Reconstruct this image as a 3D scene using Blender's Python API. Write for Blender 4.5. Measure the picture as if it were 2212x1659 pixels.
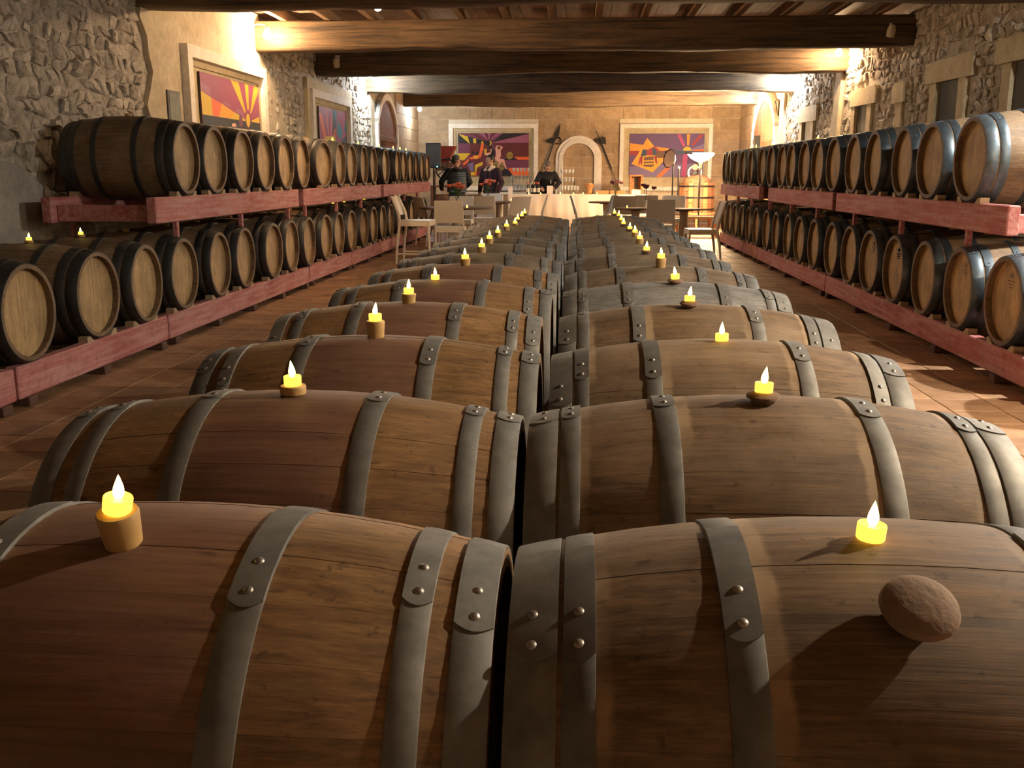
import bpy, bmesh, math, random
from mathutils import Vector, Matrix
random.seed(7)
PI = math.pi
for o in list(bpy.data.objects): bpy.data.objects.remove(o)
SC = bpy.context.scene
COL = SC.collection

# ------------------------------------------------------------------ camera
CAM_H = 1.36
FPX = 2100.0
_a, _b = 144.0, 455.5
vy = Vector((_a, _b, -FPX)).normalized()          # world +Y in camera axes
vz = Vector((0, FPX, _b)).normalized()            # world +Z in camera axes
vx = vy.cross(vz).normalized()
cam_d = bpy.data.cameras.new('camera')
cam_d.sensor_width = 36.0
cam_d.lens = 36.0 * FPX / 2212.0
cam_d.clip_start = 0.02; cam_d.clip_end = 200
cam = bpy.data.objects.new('camera', cam_d); COL.objects.link(cam)
cam.matrix_world = Matrix.Translation((0, 0, CAM_H)) @ Matrix((vx, vy, vz)).to_4x4()
SC.camera = cam

# ------------------------------------------------------------------ world, exposure
w = bpy.data.worlds.new('night'); SC.world = w; w.use_nodes = True
w.node_tree.nodes['Background'].inputs[0].default_value = (0.9, 0.8, 0.7, 1)
w.node_tree.nodes['Background'].inputs[1].default_value = 0.004
SC.view_settings.view_transform = 'Standard'
SC.view_settings.look = 'None'
SC.view_settings.gamma = 1.0
SC.view_settings.use_curve_mapping = False
SC.view_settings.exposure = 1.25

# lamp table: x, y, z, watts, colour, kind, label
WARM = (1.0, 0.66, 0.36); WARMW = (1.0, 0.78, 0.55); COOL = (0.80, 0.93, 1.0)
NEARW = (1.0, .80, .57)
LAMPS = [
 (-4.08, 13.12, 3.12, 62, WARM,  'wall lamp glowing on the cream plaster wall at the left end of the timber beam'),
 (-2.27, 11.40, 3.19, 55, WARM,  'bare bulb hanging under the ceiling joists before the lit timber beam'),
 (4.02, 16.20, 3.20, 70, WARM,   'warm wall lamp on the rubble wall above the right rack'),
 (-4.06, 20.02, 3.10, 62, COOL, 'cool white wall lamp on the left wall before the wooden door'),
 (4.02, 20.20, 3.10, 75, COOL,  'brightest cool white wall lamp on the right wall by the far beam'),
 (4.02, 24.30, 3.10, 36, COOL,   'cool white wall lamp at the far right corner under the last beam'),
 (-4.06, 25.45, 2.95, 36, COOL,  'cool white wall lamp behind the last beam in the far left corner'),
 (4.02, 6.40, 3.00, 580, (1.0, .93, .84),   'wall lamp with an added shade on the near right wall beside the camera'),
 (3.70, 2.70, 2.95, 600, NEARW,  'wall lamp with an added shade on the right wall lighting the first centre barrels'),
]

# ------------------------------------------------------------------ helpers: objects
def tag(o, label=None, cat=None, group=None, kind=None):
    if label: o['label'] = label
    if cat: o['category'] = cat
    if group: o['group'] = group
    if kind: o['kind'] = kind
    return o

def empty(name, loc=(0, 0, 0), rz=0.0, label=None, cat=None, group=None, kind=None):
    o = bpy.data.objects.new(name, None); COL.objects.link(o)
    o.empty_display_size = 0.05
    o.location = loc; o.rotation_euler = (0, 0, rz)
    return tag(o, label, cat, group, kind)

def link(name, me, parent=None, loc=None, rot=None, scale=None):
    o = bpy.data.objects.new(name, me); COL.objects.link(o)
    if parent is not None: o.parent = parent
    if loc: o.location = loc
    if rot: o.rotation_euler = rot
    if scale: o.scale = scale
    return o

class MB:
    """collects verts and faces; build() makes one mesh"""
    def __init__(s): s.v = []; s.f = []; s.m = []; s.cur = 0
    def add(s, vs, fs):
        n = len(s.v); s.v += [tuple(p) for p in vs]
        for f in fs: s.f.append(tuple(i + n for i in f)); s.m.append(s.cur)
        return s
    def box(s, x0, x1, y0, y1, z0, z1):
        return s.add([(x0,y0,z0),(x1,y0,z0),(x1,y1,z0),(x0,y1,z0),(x0,y0,z1),(x1,y0,z1),(x1,y1,z1),(x0,y1,z1)],
                     [(0,3,2,1),(4,5,6,7),(0,1,5,4),(1,2,6,5),(2,3,7,6),(3,0,4,7)])
    def bbox(s, x0, x1, y0, y1, z0, z1, b=0.005):
        """box with chamfered edges"""
        b = min(b, (x1-x0)*.45, (y1-y0)*.45, (z1-z0)*.45)
        X = (x0, x1); Y = (y0, y1); Z = (z0, z1)
        idx = {}; vs = []
        for i in (0, 1):
            for j in (0, 1):
                for k in (0, 1):
                    sx = b if i == 0 else -b; sy = b if j == 0 else -b; sz = b if k == 0 else -b
                    for a, p in (('x', (X[i], Y[j]+sy, Z[k]+sz)), ('y', (X[i]+sx, Y[j], Z[k]+sz)), ('z', (X[i]+sx, Y[j]+sy, Z[k]))):
                        idx[(i, j, k, a)] = len(vs); vs.append(p)
        g = lambda *a: idx[a]
        fs = []
        for i in (0, 1):
            q = [g(i,0,0,'x'), g(i,1,0,'x'), g(i,1,1,'x'), g(i,0,1,'x')]; fs.append(q if i else q[::-1])
            q = [g(0,i,0,'y'), g(0,i,1,'y'), g(1,i,1,'y'), g(1,i,0,'y')]; fs.append(q if i else q[::-1])
            q = [g(0,0,i,'z'), g(1,0,i,'z'), g(1,1,i,'z'), g(0,1,i,'z')]; fs.append(q if i else q[::-1])
        for j in (0, 1):
            for k in (0, 1):
                fs.append([g(0,j,k,'y'), g(0,j,k,'z'), g(1,j,k,'z'), g(1,j,k,'y')])
                fs.append([g(j,0,k,'x'), g(j,0,k,'z'), g(j,1,k,'z'), g(j,1,k,'x')])
                fs.append([g(j,k,0,'x'), g(j,k,0,'y'), g(j,k,1,'y'), g(j,k,1,'x')])
        for i in (0, 1):
            for j in (0, 1):
                for k in (0, 1): fs.append([g(i,j,k,'x'), g(i,j,k,'y'), g(i,j,k,'z')])
        return s.add(vs, fs)
    def tube(s, pts, r, n=10, cap=True):
        """swept round tube; r a number or list"""
        pts = [Vector(p) for p in pts]; k = len(pts)
        rs = r if isinstance(r, (list, tuple)) else [r]*k
        base = len(s.v); up = None
        for i, p in enumerate(pts):
            t = (pts[min(i+1, k-1)] - pts[max(i-1, 0)]).normalized()
            if up is None or abs(t.dot(up)) > .95:
                up = Vector((0, 0, 1)) if abs(t.z) < .9 else Vector((1, 0, 0))
            a = t.cross(up).normalized(); b = a.cross(t).normalized(); up = b
            for j in range(n):
                th = 2*PI*j/n
                s.v.append(tuple(p + (a*math.cos(th) + b*math.sin(th))*rs[i]))
        for i in range(k-1):
            for j in range(n):
                a0 = base+i*n+j; b0 = base+i*n+(j+1) % n
                s.f.append((a0, b0, b0+n, a0+n)); s.m.append(s.cur)
        if cap:
            s.f.append(tuple(base+j for j in range(n))[::-1]); s.m.append(s.cur)
            s.f.append(tuple(base+(k-1)*n+j for j in range(n))); s.m.append(s.cur)
        return s
    def lathe(s, prof, n=24, cx=0, cy=0, cz=0, axis='z'):
        """prof list of (r, h)"""
        base = len(s.v)
        for r, h in prof:
            for j in range(n):
                th = 2*PI*j/n; c, d = r*math.cos(th), r*math.sin(th)
                p = {'z': (cx+c, cy+d, cz+h), 'x': (cx+h, cy+c, cz+d), 'y': (cx+d, cy+h, cz+c)}[axis]
                s.v.append(p)
        for i in range(len(prof)-1):
            for j in range(n):
                a0 = base+i*n+j; b0 = base+i*n+(j+1) % n
                s.f.append((a0, b0, b0+n, a0+n)); s.m.append(s.cur)
        if prof[0][0] > 1e-6: s.f.append(tuple(base+j for j in range(n))[::-1]); s.m.append(s.cur)
        if prof[-1][0] > 1e-6: s.f.append(tuple(base+(len(prof)-1)*n+j for j in range(n))); s.m.append(s.cur)
        return s
    def ball(s, c, r, n=12, m=8):
        rx, ry, rz = r if isinstance(r, (list, tuple)) else (r, r, r)
        base = len(s.v)
        s.v.append((c[0], c[1], c[2]+rz))
        for i in range(1, m):
            ph = PI*i/m
            for j in range(n):
                th = 2*PI*j/n
                s.v.append((c[0]+rx*math.sin(ph)*math.cos(th), c[1]+ry*math.sin(ph)*math.sin(th), c[2]+rz*math.cos(ph)))
        s.v.append((c[0], c[1], c[2]-rz)); last = len(s.v)-1
        for j in range(n):
            s.f.append((base, base+1+j, base+1+(j+1) % n)); s.m.append(s.cur)
            q = base+1+(m-2)*n
            s.f.append((last, q+(j+1) % n, q+j)); s.m.append(s.cur)
        for i in range(m-2):
            for j in range(n):
                a0 = base+1+i*n+j; b0 = base+1+i*n+(j+1) % n
                s.f.append((a0, a0+n, b0+n, b0)); s.m.append(s.cur)
        return s
    def prism(s, poly, h0, h1, fn):
        """polygon (2D list) extruded between h0 and h1, mapped by fn(u, v, h)"""
        n = len(poly); b = len(s.v)
        s.v += [tuple(fn(u, v, h0)) for u, v in poly] + [tuple(fn(u, v, h1)) for u, v in poly]
        s.f.append(tuple(b+i for i in range(n))[::-1]); s.m.append(s.cur)
        s.f.append(tuple(b+n+i for i in range(n))); s.m.append(s.cur)
        for i in range(n):
            j = (i+1) % n
            s.f.append((b+i, b+j, b+n+j, b+n+i)); s.m.append(s.cur)
        return s
    def mesh(s, name, mats, smooth=True, angle=35, fix=True):
        me = bpy.data.meshes.new(name); me.from_pydata(s.v, [], s.f)
        for m in (mats if isinstance(mats, (list, tuple)) else [mats]): me.materials.append(m)
        if isinstance(mats, (list, tuple)): me.polygons.foreach_set('material_index', s.m)
        if fix:
            bm = bmesh.new(); bm.from_mesh(me); bmesh.ops.recalc_face_normals(bm, faces=bm.faces); bm.to_mesh(me); bm.free()
        if smooth:
            me.shade_smooth(); me.set_sharp_from_angle(angle=math.radians(angle))
        me.update()
        return me
    def build(s, name, mats, parent=None, loc=None, rot=None, smooth=True, angle=35, fix=True):
        return link(name, s.mesh(name, mats, smooth, angle, fix), parent, loc, rot)

# ------------------------------------------------------------------ helpers: materials
class NT:
    def __init__(s, name):
        s.mat = bpy.data.materials.new(name); s.mat.use_nodes = True
        s.t = s.mat.node_tree; s.b = s.t.nodes['Principled BSDF']; s.L = s.t.links
    def n(s, typ, **k):
        nd = s.t.nodes.new('ShaderNode' + typ)
        for a, v in k.items(): setattr(nd, a, v)
        return nd
    def put(s, sock, v):
        if isinstance(v, bpy.types.NodeSocket): s.L.new(v, sock)
        elif isinstance(v, (tuple, list)) and len(v) == 3 and sock.type == 'RGBA': sock.default_value = (*v, 1)
        else: sock.default_value = v
    def coord(s, kind='Object', scale=(1, 1, 1), rnd=0.0):
        tc = s.n('TexCoord'); out = tc.outputs[kind]
        mp = s.n('Mapping'); s.L.new(out, mp.inputs['Vector']); mp.inputs['Scale'].default_value = scale
        out = mp.outputs[0]
        if rnd:
            oi = s.n('ObjectInfo'); mu = s.math('MULTIPLY', oi.outputs['Random'], rnd)
            ad = s.n('VectorMath', operation='ADD'); s.L.new(out, ad.inputs[0])
            cb = s.n('CombineXYZ')
            for i in range(3): s.L.new(mu, cb.inputs[i])
            s.L.new(cb.outputs[0], ad.inputs[1]); out = ad.outputs[0]
        return out
    def math(s, op, a, b=0.0, c=None):
        nd = s.n('Math', operation=op); s.put(nd.inputs[0], a); s.put(nd.inputs[1], b)
        if c is not None: s.put(nd.inputs[2], c)
        return nd.outputs[0]
    def noise(s, vec, scale=5, detail=4, rough=.55, dist=0.0):
        nd = s.n('TexNoise'); s.L.new(vec, nd.inputs['Vector']); nd.inputs['Scale'].default_value = scale
        nd.inputs['Detail'].default_value = detail; nd.inputs['Roughness'].default_value = rough
        nd.inputs['Distortion'].default_value = dist
        return nd.outputs['Fac']
    def ramp(s, f, stops):
        nd = s.n('ValToRGB'); s.put(nd.inputs[0], f); e = nd.color_ramp.elements
        while len(e) < len(stops): e.new(.5)
        for i, (p, c) in enumerate(stops):
            e[i].position = p; e[i].color = (*c, 1) if isinstance(c, (tuple, list)) else (c, c, c, 1)
        return nd.outputs[0]
    def mix(s, f, a, b, mode='MIX'):
        nd = s.n('Mix', data_type='RGBA', blend_type=mode)
        s.put(nd.inputs[0], f); s.put(nd.inputs[6], a); s.put(nd.inputs[7], b)
        return nd.outputs[2]
    def bump(s, h, strength=.3, dist=.01):
        nd = s.n('Bump'); nd.inputs['Strength'].default_value = strength; nd.inputs['Distance'].default_value = dist
        s.L.new(h, nd.inputs['Height']); s.L.new(nd.outputs[0], s.b.inputs['Normal'])
    def set(s, **k):
        for a, v in k.items(): s.put(s.b.inputs[a.replace('_', ' ')], v)
        return s
    def rnd(s, amt=.3, island=False):
        """value around 1 that differs by object / island"""
        oi = s.n('ObjectInfo').outputs['Random']
        if island:
            g = s.n('NewGeometry').outputs['Random Per Island']
            oi = s.math('FRACT', s.math('ADD', oi, g))
        return s.math('MULTIPLY_ADD', oi, 2*amt, 1-amt)

def simple(name, col, rough=.6, metal=0.0, var=.12, scale=20, bump=0.0, **k):
    t = NT(name); v = t.coord('Object', rnd=11)
    f = t.noise(v, scale, 3)
    c = t.mix(f, tuple(x*(1-var) for x in col), tuple(min(1, x*(1+var)) for x in col))
    t.set(Base_Color=c, Roughness=rough, Metallic=metal, **k)
    if bump: t.bump(f, bump, .004)
    return t.mat

def oak(name, dark, light, grain=(3, 60, 60), rough=.62, stain=None, dust=None, bands=None, tint=.11, bump=.25):
    t = NT(name)
    v = t.coord('Object', grain, 9)
    gp = t.n('NewGeometry'); v2 = gp.outputs['Position']
    g = t.noise(v, 1.0, 6, .65, .6)
    g3 = t.noise(t.coord('Object', (grain[0]*2.2, grain[1]*4, grain[2]*4), 6), 1.0, 4, .7)
    g2 = t.noise(t.coord('Object', tuple(x*2.7 for x in grain), 4), 1.0, 3, .6)
    blot = t.noise(v2, 5, 4, .6)
    c = t.ramp(g, [(.28, dark), (.5, tuple((a+b)/2 for a, b in zip(dark, light))), (.72, light)])
    c = t.mix(.35, c, t.ramp(g2, [(.35, .35), (.62, 1.0)]), 'MULTIPLY')
    c = t.mix(.6, c, t.ramp(blot, [(.3, .42), (.65, 1.08)]), 'MULTIPLY')
    c = t.mix(.5, c, t.ramp(g3, [(.3, .4), (.6, 1.1)]), 'MULTIPLY')
    sp = t.ramp(t.noise(v2, 42, 3, .6), [(.30, .25), (.37, 1.0)])
    c = t.mix(.65, c, sp, 'MULTIPLY')
    if stain:
        tc = t.n('TexCoord'); sx = t.n('SeparateXYZ'); t.L.new(tc.outputs['Object'], sx.inputs[0])
        ax = t.math('ABSOLUTE', sx.outputs[0])
        ax = t.math('ADD', ax, t.math('MULTIPLY', t.noise(v2, 9, 4), .10))
        m = t.ramp(ax, [(.16, 1.0), (.24, 0.0)])
        c = t.mix(t.math('MULTIPLY', m, stain[1]), c, t.mix(.7, stain[0], t.ramp(g, [(.3, .5), (.7, 1.3)]), 'MULTIPLY'))
    if bands:
        tb = t.n('TexCoord'); sb = t.n('SeparateXYZ'); t.L.new(tb.outputs['Object'], sb.inputs[0])
        ab = t.math('ADD', t.math('ABSOLUTE', sb.outputs[0]), t.math('MULTIPLY', t.math('SUBTRACT', t.noise(v2, 30, 3), .5), .02))
        m1 = t.ramp(ab, [(.150, 0.0), (.156, 1.0), (.178, 1.0), (.184, 0.0)])
        m2 = t.ramp(ab, [(.350, 0.0), (.354, 1.0), (.369, 1.0), (.374, 0.0)])
        mm = t.math('MULTIPLY', t.math('MAXIMUM', m1, m2), t.ramp(t.noise(v2, 6, 3), [(.38, 0.0), (.6, .75)]))
        c = t.mix(mm, c, bands)
    if dust:
        d = t.ramp(t.noise(v2, 3.2, 5, .7), [(.42, 0.0), (.7, 1.0)])
        c = t.mix(t.math('MULTIPLY', d, dust[1]), c, dust[0])
    hs = t.n('HueSaturation'); t.put(hs.inputs['Color'], c); t.put(hs.inputs['Value'], t.rnd(tint, True))
    # fine dark knots and scratches
    kn = t.ramp(t.noise(t.coord('Object', (14, 40, 40), 3), 1.0, 2, .4), [(.70, 1.0), (.78, .35)])
    c = t.mix(.7, hs.outputs[0], kn, 'MULTIPLY')
    t.set(Base_Color=c, Roughness=t.math('MULTIPLY_ADD', g, .25, rough-.12))
    t.bump(t.math('ADD', g, t.math('MULTIPLY', g2, .6)), bump, .002)
    return t.mat

def metal(name, col, rough=.45, rust=(.14, .09, .06), rustamt=.25, metallic=.75):
    t = NT(name); v = t.coord('Object', (1, 1, 1), 7)
    f = t.noise(v, 18, 6, .7); r = t.noise(v, 7, 5, .7)
    c = t.ramp(f, [(.3, tuple(x*.55 for x in col)), (.7, col)])
    c = t.mix(t.math('MULTIPLY', t.ramp(r, [(.5, 0.0), (.75, 1.0)]), rustamt), c, rust)
    hs = t.n('HueSaturation'); t.put(hs.inputs['Color'], c); t.put(hs.inputs['Value'], t.rnd(.2))
    t.set(Base_Color=hs.outputs[0], Metallic=metallic, Roughness=t.math('MULTIPLY_ADD', r, .3, rough-.1))
    t.bump(f, .12, .002)
    return t.mat

def glow(name, col, strength):
    t = NT(name); t.set(Base_Color=col, Emission_Color=col, Emission_Strength=strength, Roughness=.4); return t.mat

def flat(name, col, rough=.7):
    t = NT(name); t.set(Base_Color=col, Roughness=rough); return t.mat

M = {}
M['oak_old'] = oak('oak_old_dusty', (.125, .077, .042), (.34, .222, .122), dust=((.33, .26, .185), .55), bands=(.46, .34, .21))
M['oak_wine'] = oak('oak_wine_stained', (.17, .09, .038), (.47, .28, .115), stain=((.17, .085, .068), .78), dust=((.30, .20, .14), .3))
M['oak_rack'] = oak('oak_rack', (.12, .075, .04), (.31, .20, .105), dust=((.30, .24, .17), .35))
M['oak_grey'] = oak('oak_blue_grey', (.12, .115, .11), (.31, .32, .32), dust=((.36, .37, .37), .5))
M['oak_far'] = oak('oak_weathered', (.11, .08, .054), (.29, .22, .15), dust=((.34, .285, .21), .5))
M['head'] = oak('oak_head', (.43, .285, .13), (.70, .50, .25), grain=(40, 40, 2.5), tint=.12, bump=.1)
M['hoop'] = metal('galvanised_hoop', (.27, .275, .265), .62, metallic=.55)
M['hoop_dark'] = metal('dark_hoop', (.085, .09, .09), .5)
M['hoop_cool_lit'] = metal('cool_lit_hoop', (.12, .16, .19), .40)  # galvanised hoops with the cool lamp tint put into the colour
M['hoop_r'] = M['hoop']
M['rivet'] = metal('rivet_steel', (.42, .40, .38), .4, rustamt=.5)
M['bung_tan'] = simple('bung_tan_silicone', (.50, .33, .13), .5, var=.15, scale=40, Subsurface_Weight=0.0)
M['bung_brown'] = simple('bung_brown_wood', (.17, .10, .065), .7, var=.35, scale=60, bump=.3)
M['bung_dusty'] = simple('bung_dusty_wood', (.25, .17, .115), .8, var=.3, scale=90, bump=.3)
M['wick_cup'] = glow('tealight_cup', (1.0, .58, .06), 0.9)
M['flame'] = glow('tealight_flame', (1.0, .72, .16), 9.0)
M['hole_shade'] = simple('bung_hole_dark', (.02, .012, .01), .8)  # dark disc stands in for the shade inside an open bung hole

def paint_red():
    t = NT('red_painted_timber'); v = t.coord('Object', (1, 1, 1), 13)
    n1 = t.noise(v, 2.2, 5, .7); n2 = t.noise(t.coord('Object', (30, 2, 30), 3), 1, 5, .6)
    c = t.mix(t.ramp(n1, [(.35, 0.0), (.7, 1.0)]), (.37, .085, .080), (.53, .21, .205))
    c = t.mix(t.math('MULTIPLY', t.ramp(n2, [(.40, 0.0), (.62, 1.0)]), .62), c, (.60, .37, .36))
    sc = t.ramp(t.noise(v, 24, 4, .7), [(.3, .55), (.55, 1.0)])
    c = t.mix(.6, c, sc, 'MULTIPLY')
    t.set(Base_Color=c, Roughness=.7); t.bump(n2, .3, .003); return t.mat
M['red'] = paint_red()

def timber(name, dark, light, rnd=17):
    t = NT(name); v = t.coord('Object', (.9, 14, 14), rnd)
    g = t.noise(v, 1.0, 7, .65, 1.2); b = t.noise(t.coord('Object', (1, 1, 1), rnd), 2.5, 4, .6)
    c = t.ramp(g, [(.25, dark), (.75, light)])
    c = t.mix(.6, c, t.ramp(b, [(.3, .5), (.7, 1.1)]), 'MULTIPLY')
    ck = t.ramp(t.noise(t.coord('Object', (.7, 30, 30), 5), 1.0, 3, .5), [(.36, .25), (.44, 1.0)])
    c = t.mix(.7, c, ck, 'MULTIPLY')
    t.set(Base_Color=c, Roughness=.75); t.bump(t.math('ADD', g, ck), .5, .006); return t.mat
M['beam'] = timber('old_beam_timber', (.024, .014, .008), (.19, .115, .056))
def timber_y(name, dark, light):
    t = NT(name); v = t.coord('Object', (14, .9, 14), 17)
    g = t.noise(v, 1.0, 6, .6, 1.0); c = t.ramp(g, [(.25, dark), (.75, light)])
    t.set(Base_Color=c, Roughness=.75); t.bump(g, .4, .005); return t.mat
M['joist'] = timber_y('joist_timber', (.12, .07, .04), (.30, .19, .11))
M['deck'] = timber_y('ceiling_boards', (.26, .17, .12), (.48, .34, .25))

def stone(name, cols, island=True, scale=9, rough=.9, bump=.5, tint=.25):
    t = NT(name); v = t.coord('Object', (1, 1, 1), 0)
    f = t.noise(v, scale, 6, .7); f2 = t.noise(v, scale*5, 4, .7)
    c = t.ramp(f, [(.28, cols[0]), (.5, cols[1]), (.72, cols[2])])
    c = t.mix(.4, c, t.ramp(f2, [(.3, .5), (.65, 1.1)]), 'MULTIPLY')
    hs = t.n('HueSaturation'); t.put(hs.inputs['Color'], c); t.put(hs.inputs['Value'], t.rnd(tint, island))
    t.set(Base_Color=hs.outputs[0], Roughness=rough)
    t.bump(t.math('ADD', f, t.math('MULTIPLY', f2, .5)), bump, .015)
    return t.mat
M['rubble'] = stone('rubble_stone', [(.24, .205, .165), (.52, .465, .385), (.74, .68, .59)], scale=15, tint=.3, bump=.9)
M['mortar'] = stone('rubble_mortar', [(.22, .19, .15), (.50, .45, .37), (.72, .66, .57)], False, 13, bump=1.0, tint=0)
M['plaster'] = stone('cream_plaster', [(.44, .37, .25), (.58, .50, .36), (.68, .60, .46)], False, 3, bump=.25, tint=0)
M['plaster_grey'] = stone('grey_plaster', [(.30, .28, .25), (.42, .39, .35), (.5, .47, .43)], False, 3, bump=.4, tint=0)
M['limestone'] = stone('limestone_block', [(.30, .20, .115), (.41, .29, .175), (.50, .37, .235)], True, 4, bump=.2, tint=.12)
M['lime_joint'] = stone('pale_joint', [(.58, .50, .38), (.66, .58, .45), (.72, .65, .52)], False, 8, tint=0)
M['surround'] = stone('pale_stone_surround', [(.70, .64, .56), (.82, .77, .69), (.90, .86, .79)], False, 5, bump=.12, tint=.06)
M['lintel'] = stone('yellow_stone_lintel', [(.44, .36, .21), (.56, .47, .30), (.64, .55, .38)], False, 6, bump=.25, tint=.1)
M['tile'] = stone('terracotta_tile', [(.22, .115, .06), (.34, .195, .105), (.44, .275, .16)], True, 5, rough=.55, bump=.12, tint=.2)
M['grout'] = stone('tile_grout', [(.34, .25, .16), (.42, .32, .22), (.5, .4, .3)], False, 9, tint=0)
M['void'] = flat('window_dark_shutter', (.085, .078, .060), .7)  # flat dark sheet that fills the window openings and backs the doors
M['door_wood'] = timber('door_wood', (.13, .05, .024), (.30, .135, .065))
# ================================================================== the room
WL, WR, WB, WN, CEIL = -4.4, 4.3, 27.0, -3.0, 3.47
BEAMS = [2.9, 6.4, 10.0, 13.6, 16.75, 20.65, 24.85]      # centre y of each ceiling beam

# ---- floor: terracotta tiles in rows, grout lower
TS = .30
fl = MB().box(WL-.1, WR+.1, WN-.1, WB+.1, -.12, -.007).build('floor', M['grout'], smooth=False)
tag(fl, 'terracotta tiled cellar floor with thin pale joints', kind='structure')
tile_me = MB().bbox(-TS/2+.003, TS/2-.003, -TS/2+.003, TS/2-.003, -.012, 0, .003).mesh('tile', M['tile'], smooth=False)
cells = []
for i in range(int((WR-WL)/TS)+1):
    for j in range(int((WB-WN)/TS)+1):
        x = WL+TS/2+i*TS; y = WN+TS/2+j*TS
        if x < WR and y < WB: cells.append((x, y))
def in_aisle(x, y): return (-3.25 < x < -1.1 or 0.95 < x < 2.85) and y > 4.0
near = sorted([c for c in cells if in_aisle(*c)], key=lambda c: c[1])[:298]
nearset = set(near)
for x, y in near: link('tile', tile_me, fl, (x, y, random.uniform(-.0015, .001)))
rest = MB()
for x, y in cells:
    if (x, y) not in nearset:
        z = random.uniform(-.0015, .001); g = .003
        rest.box(x-TS/2+g, x+TS/2-g, y-TS/2+g, y+TS/2-g, z-.008, z)
o = rest.build('tile_field', M['tile'], fl, smooth=False, fix=False); o['kind'] = 'stuff'

# ---- ceiling: boards above joists
ce = MB().box(WL-.1, WR+.1, WN-.1, WB+.1, CEIL+.03, CEIL+.1).build('ceiling', M['deck'], smooth=False)
tag(ce, 'low boarded ceiling resting on timber joists', kind='structure')
for i in range(29):
    x0 = WL+i*.3
    MB().box(x0+.004, x0+.296, WN, WB, CEIL, CEIL+.03+.0).build('plank', M['deck'], ce, smooth=False)
jn = 0
ORD = ['first', 'second', 'third', 'fourth', 'fifth', 'sixth', 'seventh', 'eighth', 'ninth', 'tenth', 'eleventh', 'twelfth',
       'thirteenth', 'fourteenth', 'fifteenth', 'sixteenth', 'seventeenth', 'eighteenth', 'nineteenth', 'twentieth',
       'twenty-first', 'twenty-second', 'twenty-third', 'twenty-fourth', 'twenty-fifth']
jm = MB().bbox(-.045, .045, WN, WB, 3.345, CEIL, .008).mesh('ceiling_joist', M['joist'], smooth=False)
for i in range(14):
    x = -3.95+i*.597
    tag(link('ceiling_joist', jm, None, (x, 0, 0)), '%s thin ceiling joist from the left wall, resting on the beams' % ORD[i], 'joist', 'ceiling joists')

def hewn(name, y, z0, z1, hw, label):
    """hand-hewn beam across the room"""
    mb = MB(); n = 36; ring = []
    rr = random.Random(int(y*10)); ph = rr.random()*6
    prof = [(-hw, z0+.02), (-hw+.02, z0), (hw-.02, z0), (hw, z0+.02), (hw, z1-.015), (hw-.015, z1), (-hw+.015, z1), (-hw, z1-.015), (-hw, (z0+z1)/2+.06), (-hw, (z0+z1)/2-.06)]
    vs = []; fs = []; k = len(prof)
    for i in range(n+1):
        x = WL-.05+(WR-WL+.1)*i/n
        sag = .018*math.sin(x*.9+ph)+.008*math.sin(x*2.7+ph*2)
        for a, b in prof:
            vs.append((x, y+a+rr.uniform(-.006, .006), b+(sag if b < (z0+z1)/2 else 0)+(rr.uniform(-.005, .005) if b < z1-.02 else 0)))
    for i in range(n):
        for j in range(k):
            fs.append((i*k+j, i*k+(j+1) % k, (i+1)*k+(j+1) % k, (i+1)*k+j))
    fs.append(tuple(range(k))); fs.append(tuple(n*k+j for j in range(k)))
    mb.add(vs, fs)
    o = mb.build(name, M['beam'], angle=50)
    return tag(o, label, 'beam', 'ceiling beams')
BL = ['ceiling beam crossing the room above the nearest barrels', 'ceiling beam crossing the room just before the near left rack',
      'dark ceiling beam closest to the camera along the top picture edge', 'broad lit timber ceiling beam under the hanging bulb',
      'second timber beam behind the broad lit one, mostly in shadow', 'grey-brown beam between the two cool wall lamps before the doors',
      'last ceiling beam just before the far stone wall']
for y, l in zip(BEAMS, BL): hewn('ceiling_beam', y, 2.965, 3.345, .16, l)

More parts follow.
